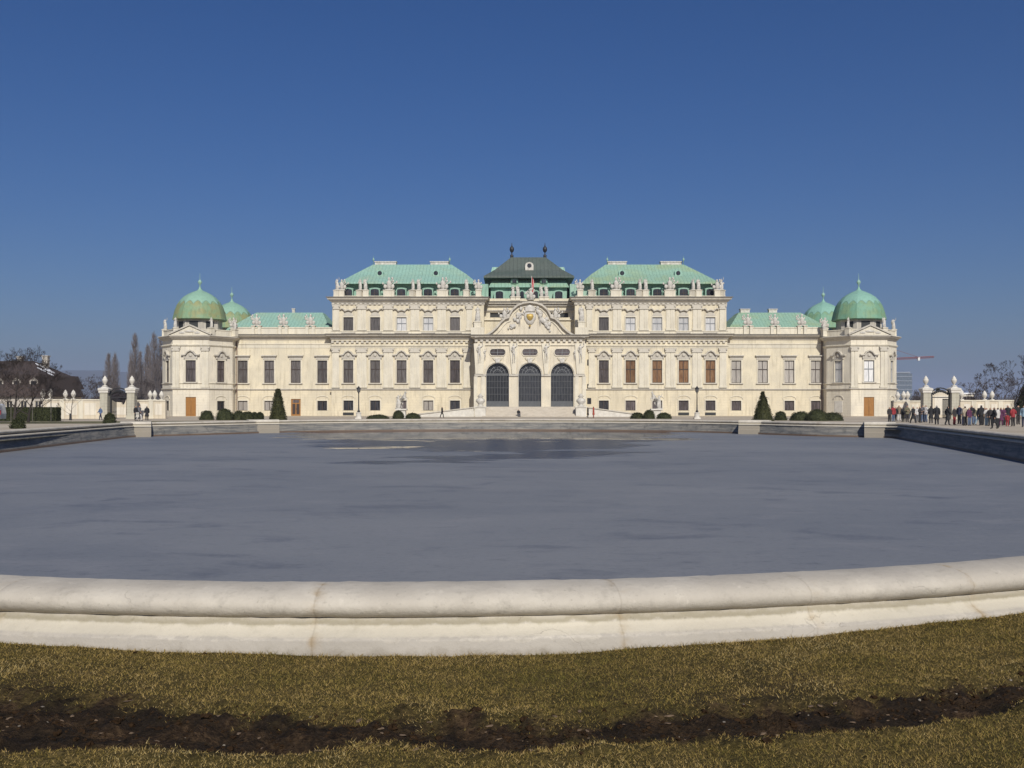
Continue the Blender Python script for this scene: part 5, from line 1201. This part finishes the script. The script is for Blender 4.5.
# low scalloped walls of the forecourt seen through the gates
for x0, x1, lab in ((112.3, 128.5, 'low white forecourt wall with a scooped top seen through the open gate'), (932, 949.5, 'pale forecourt wall seen through the gate behind the visitors')):
    D = 158; a, b = W(x0, D), W(x1, D); c = (a + b) / 2; h = H(402.5, D); L = (b - a) / 2
    if x0 < 500: P = [(-L, -.1), (L, -.1), (L, h + .7), (L - .25, h + .55), (L - .45, h + .05), (L - .62, h - .3), (L - .95, h - .3), (L - 1.05, h + .02), (-L + .4, h + .1), (-L, h + .35)]
    else: h = H(391, D); P = [(-L, -.1), (L, -.1), (L, h), (-L, h)]
    t = empty('forecourt_wall', (c, D, G), 0, lab, 'wall', kind='thing'); MB().prism(P, -.2, .2).build('wall', M['gwall'], t); MB().prism([(-L + .3, .4), (L - .3, .4), (L - .3, h - .75), (-L + .3, h - .75)], -.24, -.19).build('panel', M['gpanel'], t)

# ================================================================== trees
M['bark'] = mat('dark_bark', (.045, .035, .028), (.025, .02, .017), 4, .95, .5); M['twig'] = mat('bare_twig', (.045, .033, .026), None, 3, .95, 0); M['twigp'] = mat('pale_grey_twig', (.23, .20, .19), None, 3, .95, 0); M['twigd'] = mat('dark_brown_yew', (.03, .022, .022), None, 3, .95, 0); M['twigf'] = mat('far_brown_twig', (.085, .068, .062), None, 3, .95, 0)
def bare_tree(h, seed, spread=.42, levels=6, r0=.2, up=.42, lean=0, tw=1.0):
    rn = random.Random(seed); tr, cr = MB(), MB()
    def grow(p, d, L, r, lv):
        seg = 3 if lv > 2 else 2; q = p
        if lv == levels: seg = 5
        for k in range(seg):
            d = (d + Vector((rn.gauss(0, .11), rn.gauss(0, .11), rn.gauss(0, .07) + up * .08))).normalized(); q2 = q + d * (L / seg); r2 = r * .86
            (tr if lv > levels - 3 else cr).tube(q, q2, r, r2, 5 if lv > 3 else 3); q, r = q2, r2
            if lv == levels and k >= 1 or (lv == levels - 1 and k == 1):
                a = rn.uniform(0, 6.283); nd = Vector((math.cos(a), math.sin(a), rn.uniform(.35, .9))).normalized(); grow(q, nd, L * rn.uniform(.42, .62), r * .5, lv - 2)
        if lv <= 0: return
        for k in range(rn.choice((2, 3, 3)) if lv > 1 else rn.choice((3, 4, 5))):
            ax = Vector((rn.gauss(0, 1), rn.gauss(0, 1), rn.gauss(0, .5))).normalized(); nd = (d + ax * spread * rn.uniform(.6, 1.35) + Vector((0, 0, up * .3))).normalized()
            grow(q, nd, L * rn.uniform(.58, .82), max(r * rn.uniform(.55, .75), .008 * tw), lv - 1)
    grow(Vector((0, 0, -.1)), Vector((lean, 0, 1)).normalized(), h * .34, r0, levels); return tr, cr
def tree(px, D, toppy, label, seed, cat='tree', kind='bare', mats=('bark', 'twig'), group='bare winter trees', spread=.55, r0=None, name='bare_tree', y=None):
    h = H(toppy, D); tr, cr = bare_tree(h, seed, spread, 7 if D < 170 else 6, r0 or h * .025, tw=D / 90)
    top = max(p[2] for p in cr.v); k = h / top
    t = empty(name, (W(px, D), D, G), 0, label, cat, group)
    a = tr.build('trunk', M[mats[0]], t); b = cr.build('crown', M[mats[1]], t)
    a.scale = b.scale = (k, k, k); return t
tree(14, 98, 344, 'largest bare tree with a thick dark trunk, before the snow-patched house', 4, spread=.52, r0=.24)
tree(28, 108, 352, 'many-limbed bare tree between the thick-trunked one and the slim one', 23, spread=.5)
tree(-14, 104, 346, 'bare tree at the very edge whose dark boughs reach over the hedge', 9)
tree(38, 125, 362, 'slim bare tree before the snowy roof end, nearest the yellow gable', 15)
def poplar(px, D, toppy, wpx, label, seed, mt='twigp', h=None):
    h = h or H(toppy, D); rn = random.Random(seed); tr, cr = MB(), MB(); w_ = wpx * D / F / 2 * 2.1; p = Vector((0, 0, -.2)); n = 14; r = h * .012
    for k in range(n):
        q = Vector((rn.gauss(0, .05), rn.gauss(0, .05), h * (k + 1) / n)); r2 = r * .84; tr.tube(p, q, r, r2, 6); p, r = q, r2
    for k in range(300):
        t = rn.uniform(.05, .93); a = rn.uniform(0, 6.283); z = h * t; prof = w_ * (math.sin(math.pi * min(1, (t * .93 + .12)) ** .8)) ** .6
        L = h * rn.uniform(.12, .28) * (1.2 - t); d = Vector((math.cos(a), math.sin(a), 0)); b = Vector((0, 0, z)); m1 = b + d * prof * rn.uniform(.35, .9) + Vector((0, 0, L * .45)); e = m1 + d * prof * .12 + Vector((rn.gauss(0, .1), rn.gauss(0, .1), L * .8))
        if e.z > h: e.z = h - rn.random()
        cr.tube(b, m1, .05 * D / 300, .035 * D / 300, 3); cr.tube(m1, e, .035 * D / 300, .012 * D / 300, 3)
        for q in range(3):
            s0 = b.lerp(m1, rn.random()) if q else m1; e2 = s0 + Vector((rn.gauss(0, w_ * .18), rn.gauss(0, w_ * .18), L * rn.uniform(.3, .7))); cr.tube(s0, e2, .03 * D / 300, .01 * D / 300, 3)
    t = empty('poplar_tree', (W(px, D), D, G), 0, label, 'poplar', 'columnar poplars beyond the gate'); tr.build('trunk', M['twigf'], t); cr.build('crown', M[mt], t); return t
for a in ((108.5, 290, 352, 5.5, 'slender poplar above the gate pier near the hedge, outer one of the low pair', 1), (114.8, 290, 351.5, 5.5, 'slender poplar rising above the open gate, inner one of the low pair', 2),
          (135, 270, 332, 7, 'tallest free-standing poplar, directly above the pier nearer the domed tower', 3), (130.5, 280, 356, 4, 'thin short poplar hugging the tallest free-standing one', 4), (140.3, 280, 350, 5, 'shorter pale poplar between the tallest free-standing one and the tower group', 5),
          (147.5, 268, 343, 6, 'outermost poplar of the dense group beside the yellow-green domed tower', 6), (154, 262, 330.5, 7.5, 'highest poplar of the dense group beside the yellow-green domed tower', 7), (160.5, 266, 336, 7, 'poplar half hidden by the cornice of the yellow-green domed tower', 8)):
    poplar(*a)
for i, (px, D, ty, lab) in enumerate(((63, 240, 381, 'small hazy bare tree just past the yellow gable'), (72, 230, 371, 'taller hazy bare tree with a thin pointed top above the long cream wall'), (83, 260, 379, 'rounded hazy bare tree above the two urns of the long wall'), (93, 250, 374, 'hazy bare tree between the urns and the gate pier near the hedge'),
                                     (100, 270, 381, 'low hazy bare tree right behind the urn of the gate pier near the hedge'), (121, 240, 384, 'hazy bare tree seen through the opening of the gate under the poplars'), (145, 240, 378, 'low bare tree under the poplars above the three urns of the short wall'))):
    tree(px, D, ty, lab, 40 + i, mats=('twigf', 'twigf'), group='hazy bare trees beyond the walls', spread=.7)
for i, (px, D, ty, lab, sp) in enumerate(((1012, 150, 350, 'tall bare tree with upright dark limbs behind the end of the long wall', .5), (995, 165, 362, 'bare tree above the pair of urns on the wall behind the crowd', .55), (1030, 140, 352, 'dark bare tree at the very edge behind the red-jacketed visitor', .55), (983, 185, 379, 'lower twiggy bare tree next to the white flat roof', .75),
                                         (1003, 175, 372, 'dense twiggy bare tree between the two tall ones past the urns', .7), (975, 200, 388, 'small brown thicket tree beside the white flat-roofed building', .9), (915, 230, 389, 'reddish bare tree behind the wall by the glass office tower', .8), (920, 240, 393, 'low bare tree just behind the gate pier nearer the smooth dome', .8))):
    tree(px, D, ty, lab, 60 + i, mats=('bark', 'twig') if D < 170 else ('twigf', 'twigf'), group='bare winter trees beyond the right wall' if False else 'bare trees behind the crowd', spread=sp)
# evergreens
def evergreen(px, D, toppy, wpx, label, seed, mt='box'):
    h = H(toppy, D); r = wpx * D / F / 2
    def f(u, v):
        t = 2 * math.pi * u; rr = r * (1 - v) ** .7 * (.75 + .35 * math.sin(7 * t + 9 * v)) + .02; return Vector((rr * math.cos(t), rr * math.sin(t), h * (.12 + .88 * v))), Vector((math.cos(t), math.sin(t), .4)).normalized()
    t = empty('evergreen_tree', (W(px, D), D, G), 0, label, 'evergreen', 'dark evergreens'); MB().tube((0, 0, -.1), (0, 0, h * .5), .18, .08, 6).build('trunk', M['bark'], t); leafy(f, 3500, h * .05, seed).build('crown', M[mt], t)
evergreen(1028, 150, 381, 22, 'dark evergreen at the edge behind the visitor in red', 5)
evergreen(938, 210, 388.5, 9, 'dark evergreen top peeping over the iron gate behind the visitors', 6)
evergreen(118, 215, 392.5, 100, 'dark brownish yew filling the top of the open gate under the poplars', 7, 'twigd')
evergreen(100, 215, 397, 20, 'dark low evergreen behind the long cream wall', 8)
# bushes on the left bank
bush(18, 79, 12.5, 419.2, 'squat dark box ball on the gravel before the hedge', 'clipped_bush', 31, 'box balls along the pond')
bush(109.5, 102, 11.5, 414.2, 'round box ball at the foot of the gate pier near the hedge', 'clipped_bush', 32, 'box balls along the pond')
def hedge():
    D = 118; a, b = W(-60, D), W(58.5, D); L = b - a; h = H(407.2, D)
    t = empty('clipped_hedge', ((a + b) / 2, D, G), 0, 'long dark clipped hedge with thin posts before the house', 'hedge')
    mb = MB(); rn = random.Random(5); mb.box(-L / 2, L / 2, -.6, .6, -.05, h - .06)
    for k in range(9000):
        s_ = rn.random()
        if s_ < .6: p = Vector((rn.uniform(-L / 2, L / 2), -.6, rn.uniform(0, h))); nn = Vector((0, -1, .2))
        elif s_ < .85: p = Vector((rn.uniform(-L / 2, L / 2), rn.uniform(-.6, .6), h - .06)); nn = Vector((0, -.1, 1))
        else: p = Vector((L / 2, rn.uniform(-.6, .6), rn.uniform(0, h))); nn = Vector((1, -.2, .2))
        a_ = Vector((rn.gauss(0, 1), rn.gauss(0, 1), rn.gauss(0, 1))).normalized() * .05; mb.add([p - a_, p + a_, p + (nn + Vector((rn.gauss(0, .5), rn.gauss(0, .5), rn.gauss(0, .5)))).normalized() * .10], [(0, 1, 2)])
    mb.build('foliage', M['box'], t)
hedge()
M['postw'] = mat('grey_wooden_stake', (.12, .11, .09), None, 4, .9, .2)
for i, (px, ty, lab) in enumerate(((11, 404, 'thin wooden stake before the hedge by the thick-trunked tree'), (32.5, 404, 'thin wooden stake before the middle of the hedge'), (51, 396, 'taller thin stake before the hedge end by the cream wall'))):
    D = 116; t = empty('wooden_stake', (W(px, D), D, G), 0, lab, 'stake', 'stakes along the hedge'); MB().tube((0, 0, -.1), (0, 0, H(ty, D)), .05, .045, 6).build('post', M['postw'], t); MB().lathe([(.05, -.06), (.07, 0), (.05, .05)], (0, 0, H(ty, D)), 6).build('cap', M['postw'], t)
# young tree tied to a stake before the cream wall
D = 125; t = empty('young_tree', (W(70.5, D), D, G), 0, 'thin young bare sapling in a dark guard before the cream wall', 'tree')
tr, cr = bare_tree(H(374, D), 77, .35, 5, .07); tr.build('trunk', M['bark'], t); cr.build('crown', M['twig'], t); MB().lathe([(.16, 0), (.14, .8), (.1, .85)], (0, 0, 0), 8).build('guard', M['iron'], t)

# ================================================================== houses, far buildings, crane, hill
M['hwall'] = stucco('grey_render', (.46, .42, .36)); M['hroof'] = mat('dark_tile_roof', (.06, .04, .033), (.036, .028, .026), 1.2, .9, .4, (1, 1, 3)); M['snow'] = mat('patchy_snow', (.8, .81, .84), None, 3, .8, .2)
def house(label, x0, x1, D, depth, eavepy, ridgepy, wallm, roofm, nw, hip=3., snow=False, chim=(), cat='house', mid=None, dorm=()):
    a, b = W(x0, D), W(x1, D); c = (a + b) / 2; hw = (b - a) / 2; ze, zr = H(eavepy, D), H(ridgepy, D + depth / 2)
    t = empty('house', (c, D, G), 0, label, cat); ops = []; sp = 2 * hw / nw
    fl = max(1, int(ze // 2.9))
    mb = MB(); W_ = []
    for k in range(nw):
        for j in range(fl): u = sp * (k + .5); z = .9 + j * 2.9; ops.append((u - .5, u + .5, z, z + 1.6)); W_.append((u - hw, z))
    facade(mb, (-hw, 0), (hw, 0), -.2, ze, ops, .2); facade(mb, (hw, 0), (hw, depth), -.2, ze, []); facade(mb, (-hw, depth), (-hw, 0), -.2, ze, []); facade(mb, (hw, depth), (-hw, depth), -.2, ze, [])
    mb.build('wall', wallm, t)
    for x, z in W_:
        f = MB().box(-.5, -.42, .1, .17, 0, 1.6).box(.42, .5, .1, .17, 0, 1.6).box(-.419, .419, .1, .17, 1.52, 1.6).box(-.419, .419, .1, .17, 0, .08).box(-.03, .03, .1, .17, .081, 1.519).build('window', M['trim'], t, False, (x, 0, z)); MB().box(-.49, .49, .171, .22, .01, 1.59).build('pane', M['p_dark'], f)
    o = .5; zm = H(mid, D) if mid else ze + .01; A = [(-hw - o, -o), (hw + o, -o), (hw + o, depth + o), (-hw - o, depth + o)]; B_ = [(-hw, .5), (hw - (.6 if mid else -o), .5), (hw - (.6 if mid else -o), depth - .5), (-hw, depth - .5)]
    rf = MB().add([(x, y, ze - .2) for x, y in A] + [(x, y, ze) for x, y in A] + [(x, y, zm) for x, y in B_] + [(-hw + hip, depth / 2, zr), (hw - hip, depth / 2, zr)],
                  [(3, 2, 1, 0)] + [(4 * a_ + i, 4 * a_ + (i + 1) % 4, 4 * a_ + 4 + (i + 1) % 4, 4 * a_ + 4 + i) for a_ in (0, 1) for i in range(4)] + [(8, 9, 13, 12), (9, 10, 13), (10, 11, 12, 13), (11, 8, 12)]).build('roof', roofm, t)
    for u, hh in chim: MB().box(-.4, .4, -.4, .4, -1, hh).box(-.5, .5, -.5, .5, hh + .001, hh + .15).build('chimney', M['hwall'], rf, False, (u * hw, depth * .55, zr))
    for u in dorm:
        q = MB().prism([(-.6, 0), (.6, 0), (.6, 1.1), (0, 1.55), (-.6, 1.1)], -.5, 1.4).build('dormer', wallm, rf, False, (u * hw, .55, ze + 1.0)); MB().box(-.4, .4, -.53, -.45, .15, 1.05).build('pane', M['p_dark'], q)
    if snow:
        A, B, C_ = Vector((hw - .6, .5, zm)), Vector((hw - .6, depth - .5, zm)), Vector((hw - hip, depth / 2, zr)); rn = random.Random(2)
        nn = (B - A).cross(C_ - A).normalized(); nn = nn if nn.z > 0 else -nn
        for k in range(9):
            v_ = rn.uniform(.12, .8); u_ = rn.uniform(.12, .5); p = A.lerp(B, u_).lerp(C_, v_); e1 = (B - A).normalized(); e2 = (C_ - A.lerp(B, .5)).normalized(); n_ = 9; r_ = rn.uniform(.5, 1.1)
            vs = [p + (e1 * math.cos(2 * math.pi * q / n_) * r_ * rn.uniform(.6, 1.1) + e2 * math.sin(2 * math.pi * q / n_) * r_ * rn.uniform(.5, .9)) * min(1, (1 - v_) * 2) + nn * .01 for q in range(n_)]
            q = MB().add(list(vs) + [p + nn * .10], [(i, (i + 1) % n_, n_) for i in range(n_)]).build('snow_patch', M['snow'], rf)
    return t
house('long dark house with a hipped brown roof and patches of snow behind the hedge', -70, 45, 150, 12, 395, 361, M['hwall'], M['hroof'], 8, 4.4, True, ((.66, .7), (.2, .6)), mid=375, dorm=(.2, .5, .8))
M['ywall'] = stucco('ochre_render', (.55, .43, .24))
t = empty('house', (W(54.5, 190), 190, G), 0, 'small ochre house whose sunlit gable shows past the snow-patched roof', 'house')
hw = 6.2 * 190 / F
MB().prism([(-hw, -.1), (hw, -.1), (hw, H(388, 190)), (hw * .35, H(376.3, 190)), (-hw, H(376.6, 190))], 0, 9).build('wall', M['ywall'], t); MB().prism([(hw * .33, H(375.9, 190)), (hw + .35, H(388.6, 190)), (hw + .5, H(388, 190)), (hw * .36, H(375, 190)), (-hw, H(375.5, 190)), (-hw, H(376.4, 190))], -.3, 9.3).build('roof', M['hroof'], t)
q = MB().box(-.5, .5, -.06, .05, 0, 1.3).build('window', M['p_dark'], t, False, (0, 0, 3.2))
# white parked van seen at the edge
M['vanpaint'] = mat('white_van_paint', (.72, .73, .72), (.66, .67, .66), 2, .3, 0)
D = 112; t = empty('parked_van', (W(-18.5, D), D, G), R(4), 'white parked van with only its tail in view before the hedge', 'van')
MB().prism([(-2.3, .35), (2.25, .35), (2.3, .9), (2.15, 1.85), (1.9, 2.0), (-1.2, 2.0), (-1.75, 1.35), (-2.3, 1.15)], -.85, .85).build('body', M['vanpaint'], t)
MB().prism([(-1.6, 1.3), (-.2, 1.3), (-.2, 1.85), (-1.15, 1.85)], -.865, -.84).prism([(-.05, 1.3), (1.95, 1.3), (1.9, 1.85), (-.05, 1.85)], -.865, -.84).build('side_window', M['p_dark'], t)
for x in (-1.5, 1.45):
    wv = MB().lathe([(.1, -.1), (.33, -.1), (.34, 0), (.33, .1), (.1, .1)], (0, 0, 0), 14).build('wheel', M['iron'], t, False, (x, -.80, .34)); wv.rotation_euler.x = R(90)
    MB().lathe([(.03, -.02), (.19, -.02), (.19, .02), (.03, .02)], (0, 0, .11), 10).build('rim', M['greyframe'], wv)
MB().box(2.25, 2.33, -.8, -.62, .8, 1.3).build('tail_light', M['red'], t)
# glass office tower, white flat roof, crane
M['glasswall'] = mat('blue_grey_curtain_wall', (.13, .16, .20), None, 1, .3, 0); M['towerband'] = mat('pale_spandrel', (.22, .25, .30), None, 1, .5, 0)
D = 620; s_ = D / F; t = empty('office_tower', (W(905, D), D, G), 0, 'distant blue-grey glass office tower with pale bands beside the domed corner', 'office tower')
MB().box(-8.6 * s_, 7.2 * s_, 0, 12, 0, H(373.5, D)).build('glass_wall', M['glasswall'], t); MB().box(-8.8 * s_, 5.2 * s_, -.3, 12.3, H(373.4, D), H(371.8, D)).build('roof', M['towerband'], t)
for z in range(6): MB().box(-8.6 * s_, 7.2 * s_, -.15, -.01, H(377 + z * 4.3, D), H(376.2 + z * 4.3, D)).build('spandrel_band', M['towerband'], t)
for k in range(5): MB().box((-7 + k * 3) * s_, (-6.4 + k * 3) * s_, -.12, -.01, 0, H(377.2, D)).build('glazing_mullion', M['glasswall'], t)
D = 330; s_ = D / F; t = empty('flat_roofed_building', (W(968, D), D, G), 0, 'low white flat-roofed building beyond the wall beside the bare trees', 'building')
MB().box(-6.5 * s_, 6.5 * s_, 0, 10, 0, H(394.2, D)).build('wall', M['gpanel'], t); MB().box(-6.8 * s_, 6.8 * s_, -.3, 10.3, H(394.1, D), H(392.8, D)).build('roof', M['snow'], t)
for k in range(4): MB().box(-.7, .7, -.05, .1, 0, 1.3).build('window', M['p_mid'], t, False, ((-4.5 + 3 * k) * s_, 0, H(400.5, D)))
M['crane'] = mat('red_crane_steel', (.22, .07, .07), None, 1, .6, 0); M['cranew'] = mat('white_crane_steel', (.7, .7, .68), None, 1, .6, 0)
D = 520; s_ = D / F; t = empty('tower_crane', (W(893, D), D, G), 0, 'distant red and white tower crane whose jib reaches out from behind the domed tower', 'crane')
def lattice(mb, a, b, w_, n, r):
    a = Vector(a); b = Vector(b); u = (b - a).normalized(); e = u.orthogonal().normalized() * w_; f_ = u.cross(e); c3 = [e, -e * .5 + f_ * .87, -e * .5 - f_ * .87]
    for c in c3: mb.tube(a + c, b + c, r, r, 4)
    for k in range(n):
        p, q = a.lerp(b, k / n), a.lerp(b, (k + 1) / n)
        for i in range(3): mb.tube(p + c3[i], q + c3[(i + 1) % 3], r * .7, r * .7, 3)
    return mb
zj = H(358.8, D); lattice(MB(), (0, 0, 0), (0, 0, zj + 5), .8, 24, .16).build('mast', M['crane'], t)
lattice(MB(), (0, 0, zj), (26 * s_, 0, zj + .6), .55, 14, .15).build('jib', M['crane'], t); lattice(MB(), (26 * s_, 0, zj + .6), (41 * s_, 0, zj + 1.0), .5, 8, .15).build('jib_tip', M['crane'], t)
MB().box(24.5 * s_, 26.5 * s_, -.6, .6, zj - .9, zj + .9).build('trolley', M['cranew'], t); MB().tube((0, 0, zj + 5), (25 * s_, 0, zj + .9), .10, .10, 4).build('tie_rod', M['crane'], t)
# wooded hill far away
M['hill'] = mat('far_wooded_hill', (.050, .055, .045), (.035, .04, .035), .004, .95, 0)
def hill(name, x0, x1, D, tops, m):
    n = len(tops); mb = MB(); vs = []
    nx_ = 60
    for i in range(nx_ + 1):
        t_ = i / nx_; px = x0 + (x1 - x0) * t_; ht = float(np.interp(px, [a for a, b in tops], [b for a, b in tops])); z = H(ht, D) + 6 * noise.noise(Vector((px * .11, D, 0)))
        for d, k in ((-.10, 0), (-.05, .55), (-.02, .88), (0, 1), (.05, .8), (.14, 0)): vs.append((W(px, D) * (1 + d), D * (1 + d), z * k - .2))
    mb.add(vs, [(i * 6 + j, i * 6 + j + 1, (i + 1) * 6 + j + 1, (i + 1) * 6 + j) for i in range(nx_) for j in range(5)]); o = mb.build(name, m, None, True); o['kind'] = 'structure'
hill('hills', -500, 1500, 5600, [(-500, 372), (-200, 364), (20, 375), (60, 370.5), (85, 369.5), (110, 371), (200, 378), (400, 388), (700, 394), (930, 398), (1100, 396), (1500, 385)], M['hill'])
# far-off belt of woods and town
mb = MB(); rn = random.Random(12)
for k in range(900):
    px = rn.choice((rn.uniform(-150, 175), rn.uniform(885, 1180))); D = rn.uniform(420, 900); x = W(px, D); h = rn.uniform(5, 11) * (D / 600); r = h * rn.uniform(.3, .5)
    for q in range(9):
        a = rn.uniform(0, 6.28); d = Vector((math.cos(a), math.sin(a), 0)); b = Vector((x, D, G + rn.uniform(0, h * .4))); mb.tube(b, b + d * r * rn.uniform(.4, 1) + Vector((0, 0, h * rn.uniform(.35, .6))), .10 * D / 600, .03, 3)
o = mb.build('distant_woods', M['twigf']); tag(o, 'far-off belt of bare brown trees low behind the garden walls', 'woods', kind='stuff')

# ================================================================== visitors
BK, DK, NV, DN, KH, TN, RD, BG, WT, GY, PU, BR, LB = (.018, .018, .02), (.035, .03, .03), (.03, .035, .07), (.10, .14, .22), (.16, .145, .09), (.24, .18, .12), (.30, .03, .035), (.42, .36, .27), (.58, .56, .53), (.13, .13, .14), (.10, .025, .07), (.09, .05, .03), (.30, .42, .50)
BL, BRN, GRY = (.35, .24, .10), (.05, .03, .02), (.3, .29, .28)
CR_ = 'visitors gathered beyond the pond'
PEOPLE = [
 (889, 112, DK, BK, BRN, 'stand', 0, 'person in a dark brown jacket nearest the corner of the domed tower', 0), (892.5, 113, RD, DN, BRN, 'stand', 40, 'person in a red jacket and jeans close beside the domed tower', 0),
 (896.5, 111, BK, BK, BK, 'walk', -60, 'person in black striding away from the domed tower corner', 0), (899.5, 112, TN, WT, BL, 'pocket', 10, 'person in a tan jacket and pale trousers beside the striding one in black', 0),
 (903.3, 111, BK, KH, BRN, 'stand', 170, 'person in black jacket and khaki trousers seen from behind under the triple urns', 0), (906.5, 112, KH, DK, BRN, 'pocket', -20, 'person in a khaki jacket beneath the urns of the short shaded wall', 0),
 (913, 107, BK, BK, BK, 'walk', 60, 'person all in black walking before the short shaded wall', 1), (917.6, 112, WT, GY, BL, 'stand', 0, 'person in a white top and grey trousers before the short wall', 0), (919.8, 110, DK, BK, BRN, 'pocket', 80, 'person in dark clothes tight beside the white-topped one', 0),
 (922.6, 108, GY, DN, BRN, 'stand', 20, 'person in a grey jacket and jeans at the foot of the shaded pier', 0), (925.6, 109, WT, DN, BRN, 'pocket', -30, 'person in a pale top and blue jeans before the pier nearer the smooth dome', 0),
 (931.5, 99, BK, BK, BRN, 'stand', 150, 'tall dark-haired person in a long black coat before the iron gate', 1), (936.6, 98, BK, BK, GRY, 'stand', 200, 'tall grey-haired person in a long black coat before the iron gate', 1),
 (947.6, 93, BK, BK, BK, 'walk', 90, 'person in a long black coat walking alone before the wall end of the gate', 1), (954.8, 94, DK, RD, WT, 'stand', 60, 'white-haired person in a dark jacket and red trousers before the gate pier at the crowd', 0),
 (958.8, 95, NV, BK, BRN, 'stand', -30, 'person in a navy jacket beside the white-haired one', 0), (962.8, 96, GY, NV, BRN, 'pocket', 10, 'person in a grey jacket just before the beige-jacketed one', 0),
 (965.6, 90, BG, BK, BRN, 'pocket', 170, 'person in a beige jacket and black trousers seen from behind', 0), (969, 94, PU, DN, BK, 'stand', 20, 'person in a plum jacket and jeans next to the beige jacket', 0), (972, 95, BK, DN, BRN, 'pocket', -40, 'person in black jacket and jeans in the thick of the crowd behind the beige jacket', 0),
 (975, 96, KH, DN, BL, 'stand', 0, 'fair-haired person in a khaki jacket and light jeans in the crowd', 0), (978, 93, GY, LB, BRN, 'walk', 40, 'person in grey with pale blue trousers in the crowd', 0), (981.3, 91, BK, BK, BK, 'stand', 180, 'person all in black standing mid-crowd under the pair of urns', 0),
 (984, 97, TN, DK, BRN, 'stand', 0, 'person in a tan jacket half hidden mid-crowd', 0), (986.3, 91.5, WT, LB, BK, 'pocket', 20, 'dark-haired person in a white top and pale jeans under the pair of urns', 0), (990, 93, DK, BK, BK, 'stand', -10, 'person in a dark jacket between the white top and the white jacket', 0),
 (994, 81, BK, BK, BRN, 'walk', -70, 'person in a long black coat nearest the pond rim, bag-side towards the crowd', 1), (997.6, 86, WT, BK, BRN, 'stand', 190, 'person in a white jacket and black trousers seen from behind', 0), (1001.5, 90, PU, PU, BRN, 'stand', 0, 'person in a plum coat beside the white jacket', 1),
 (1004.5, 92, PU, BK, BK, 'pocket', 20, 'person in a plum jacket and black trousers behind the plum coat', 0), (1007.5, 93, BK, BK, BRN, 'stand', 0, 'person in black between the plum jackets and the red jacket', 1), (1013.6, 89, RD, DK, BRN, 'pocket', 160, 'adult in a bright red jacket at the edge of the crowd', 0),
 (1018.5, 94, BK, DK, BK, 'stand', 0, 'person in black behind the shoulder of the red jacket', 0), (1024.5, 86, LB, NV, BRN, 'stand', -20, 'person in a pale blue jacket cut off by the picture edge', 0),
 (101, 128, (.10, .16, .28), NV, BRN, 'walk', -60, 'person in a blue jacket walking before the gate pier near the hedge', 0), (135.2, 122, BK, BK, BK, 'stand', 60, 'person in black before the shaded gate pier', 0), (139.5, 121, GY, WT, BL, 'walk', 80, 'person in a grey jacket and white trousers before the shaded gate pier', 0), (147.3, 124, BK, BK, BK, 'stand', 180, 'person in a black coat alone before the short wall with three urns', 1),
 (442.5, 150, BK, BK, BRN, 'walk', 80, 'lone person in black walking before the sloping ramp', 0), (588.4, 149, BK, BK, BK, 'stand', 90, 'person in a long black coat beside the one in a red coat', 1), (594.2, 149, (.40, .06, .035), (.25, .05, .03), BRN, 'stand', -80, 'person in a long red coat at the foot of the ramp', 1)]
for i_, p in enumerate(PEOPLE):
    rq = random.Random(i_ * 7 + 1); dz = rq.uniform(-4, 5) if p[0] > 885 else 0; p = (p[0] + rq.uniform(-.7, .7), p[1] + dz, *p[2:6], p[6] + rq.uniform(-35, 35), p[7], p[8])
    person(*p[:8], coat=bool(p[8]), scale=rq.uniform(.91, 1.07), group=CR_)
person(1007.4, 87.5, RD, RD, BRN, 'stand', 150, 'small child in red beside the adult in a bright red jacket', scale=.62, group=CR_)
# seated on the lowest step
a = Vector((math.cos(-AX), math.sin(-AX))); y_ = -14.0; x_ = -12.3 * 166 / F
loc = palace.matrix_basis @ Vector((x_, y_ - .05, 0)) if False else Matrix.Translation(palace.location) @ Matrix.Rotation(-AX, 4, 'Z') @ Vector((x_, y_ - .02, 0))
person(0, 0, BK, GY, BRN, 'sit', 20, 'person in dark clothes sitting on the palace steps before the middle arch', x=loc.x, y=loc.y, z=G - .50, group=CR_)
# pushchair by the gate
t = empty('pushchair', (W(137.4, 119), 119, G), R(-70), 'light-coloured pushchair beside the two people at the shaded gate pier', 'pushchair')
MB().prism([(-.35, .45), (.3, .45), (.42, .95), (.2, 1.0), (.1, .65), (-.35, .62)], -.22, .22).build('seat', M['white'], t); MB().tube((.3, -.2, .5), (.7, -.2, 1.05), .02, .02, 5).tube((.3, .2, .5), (.7, .2, 1.05), .02, .02, 5).tube((.7, -.2, 1.05), (.7, .2, 1.05), .025, .025, 5).tube((.3, -.2, .5), (-.3, -.24, .15), .02, .02, 5).tube((.3, .2, .5), (-.3, .24, .15), .02, .02, 5).build('frame', M['iron'], t)
for x in (-.32, .34):
    for y in (-.25, .25):
        wv = MB().lathe([(.03, -.03), (.13, -.03), (.13, .03), (.03, .03)], (0, 0, 0), 10).build('wheel', M['iron'], t, False, (x, y, .13)); wv.rotation_euler.x = R(90)

# ================================================================== air
if True:
    m = bpy.data.materials.new('pale_air'); m.use_nodes = True; nt = m.node_tree; nt.nodes.remove(nt.nodes['Principled BSDF'])
    v = N(nt, 'ShaderNodeVolumePrincipled'); v.inputs['Color'].default_value = (.60, .70, .95, 1); v.inputs['Density'].default_value = .00014; v.inputs['Anisotropy'].default_value = .0
    nt.links.new(v.outputs[0], nt.nodes['Material Output'].inputs['Volume'])
    o = MB().box(-8900, 8900, -3900, 11900, G - 1.9, 255).build('haze', m); tag(o, 'thin blue spring haze over the far hills', 'haze', kind='stuff')
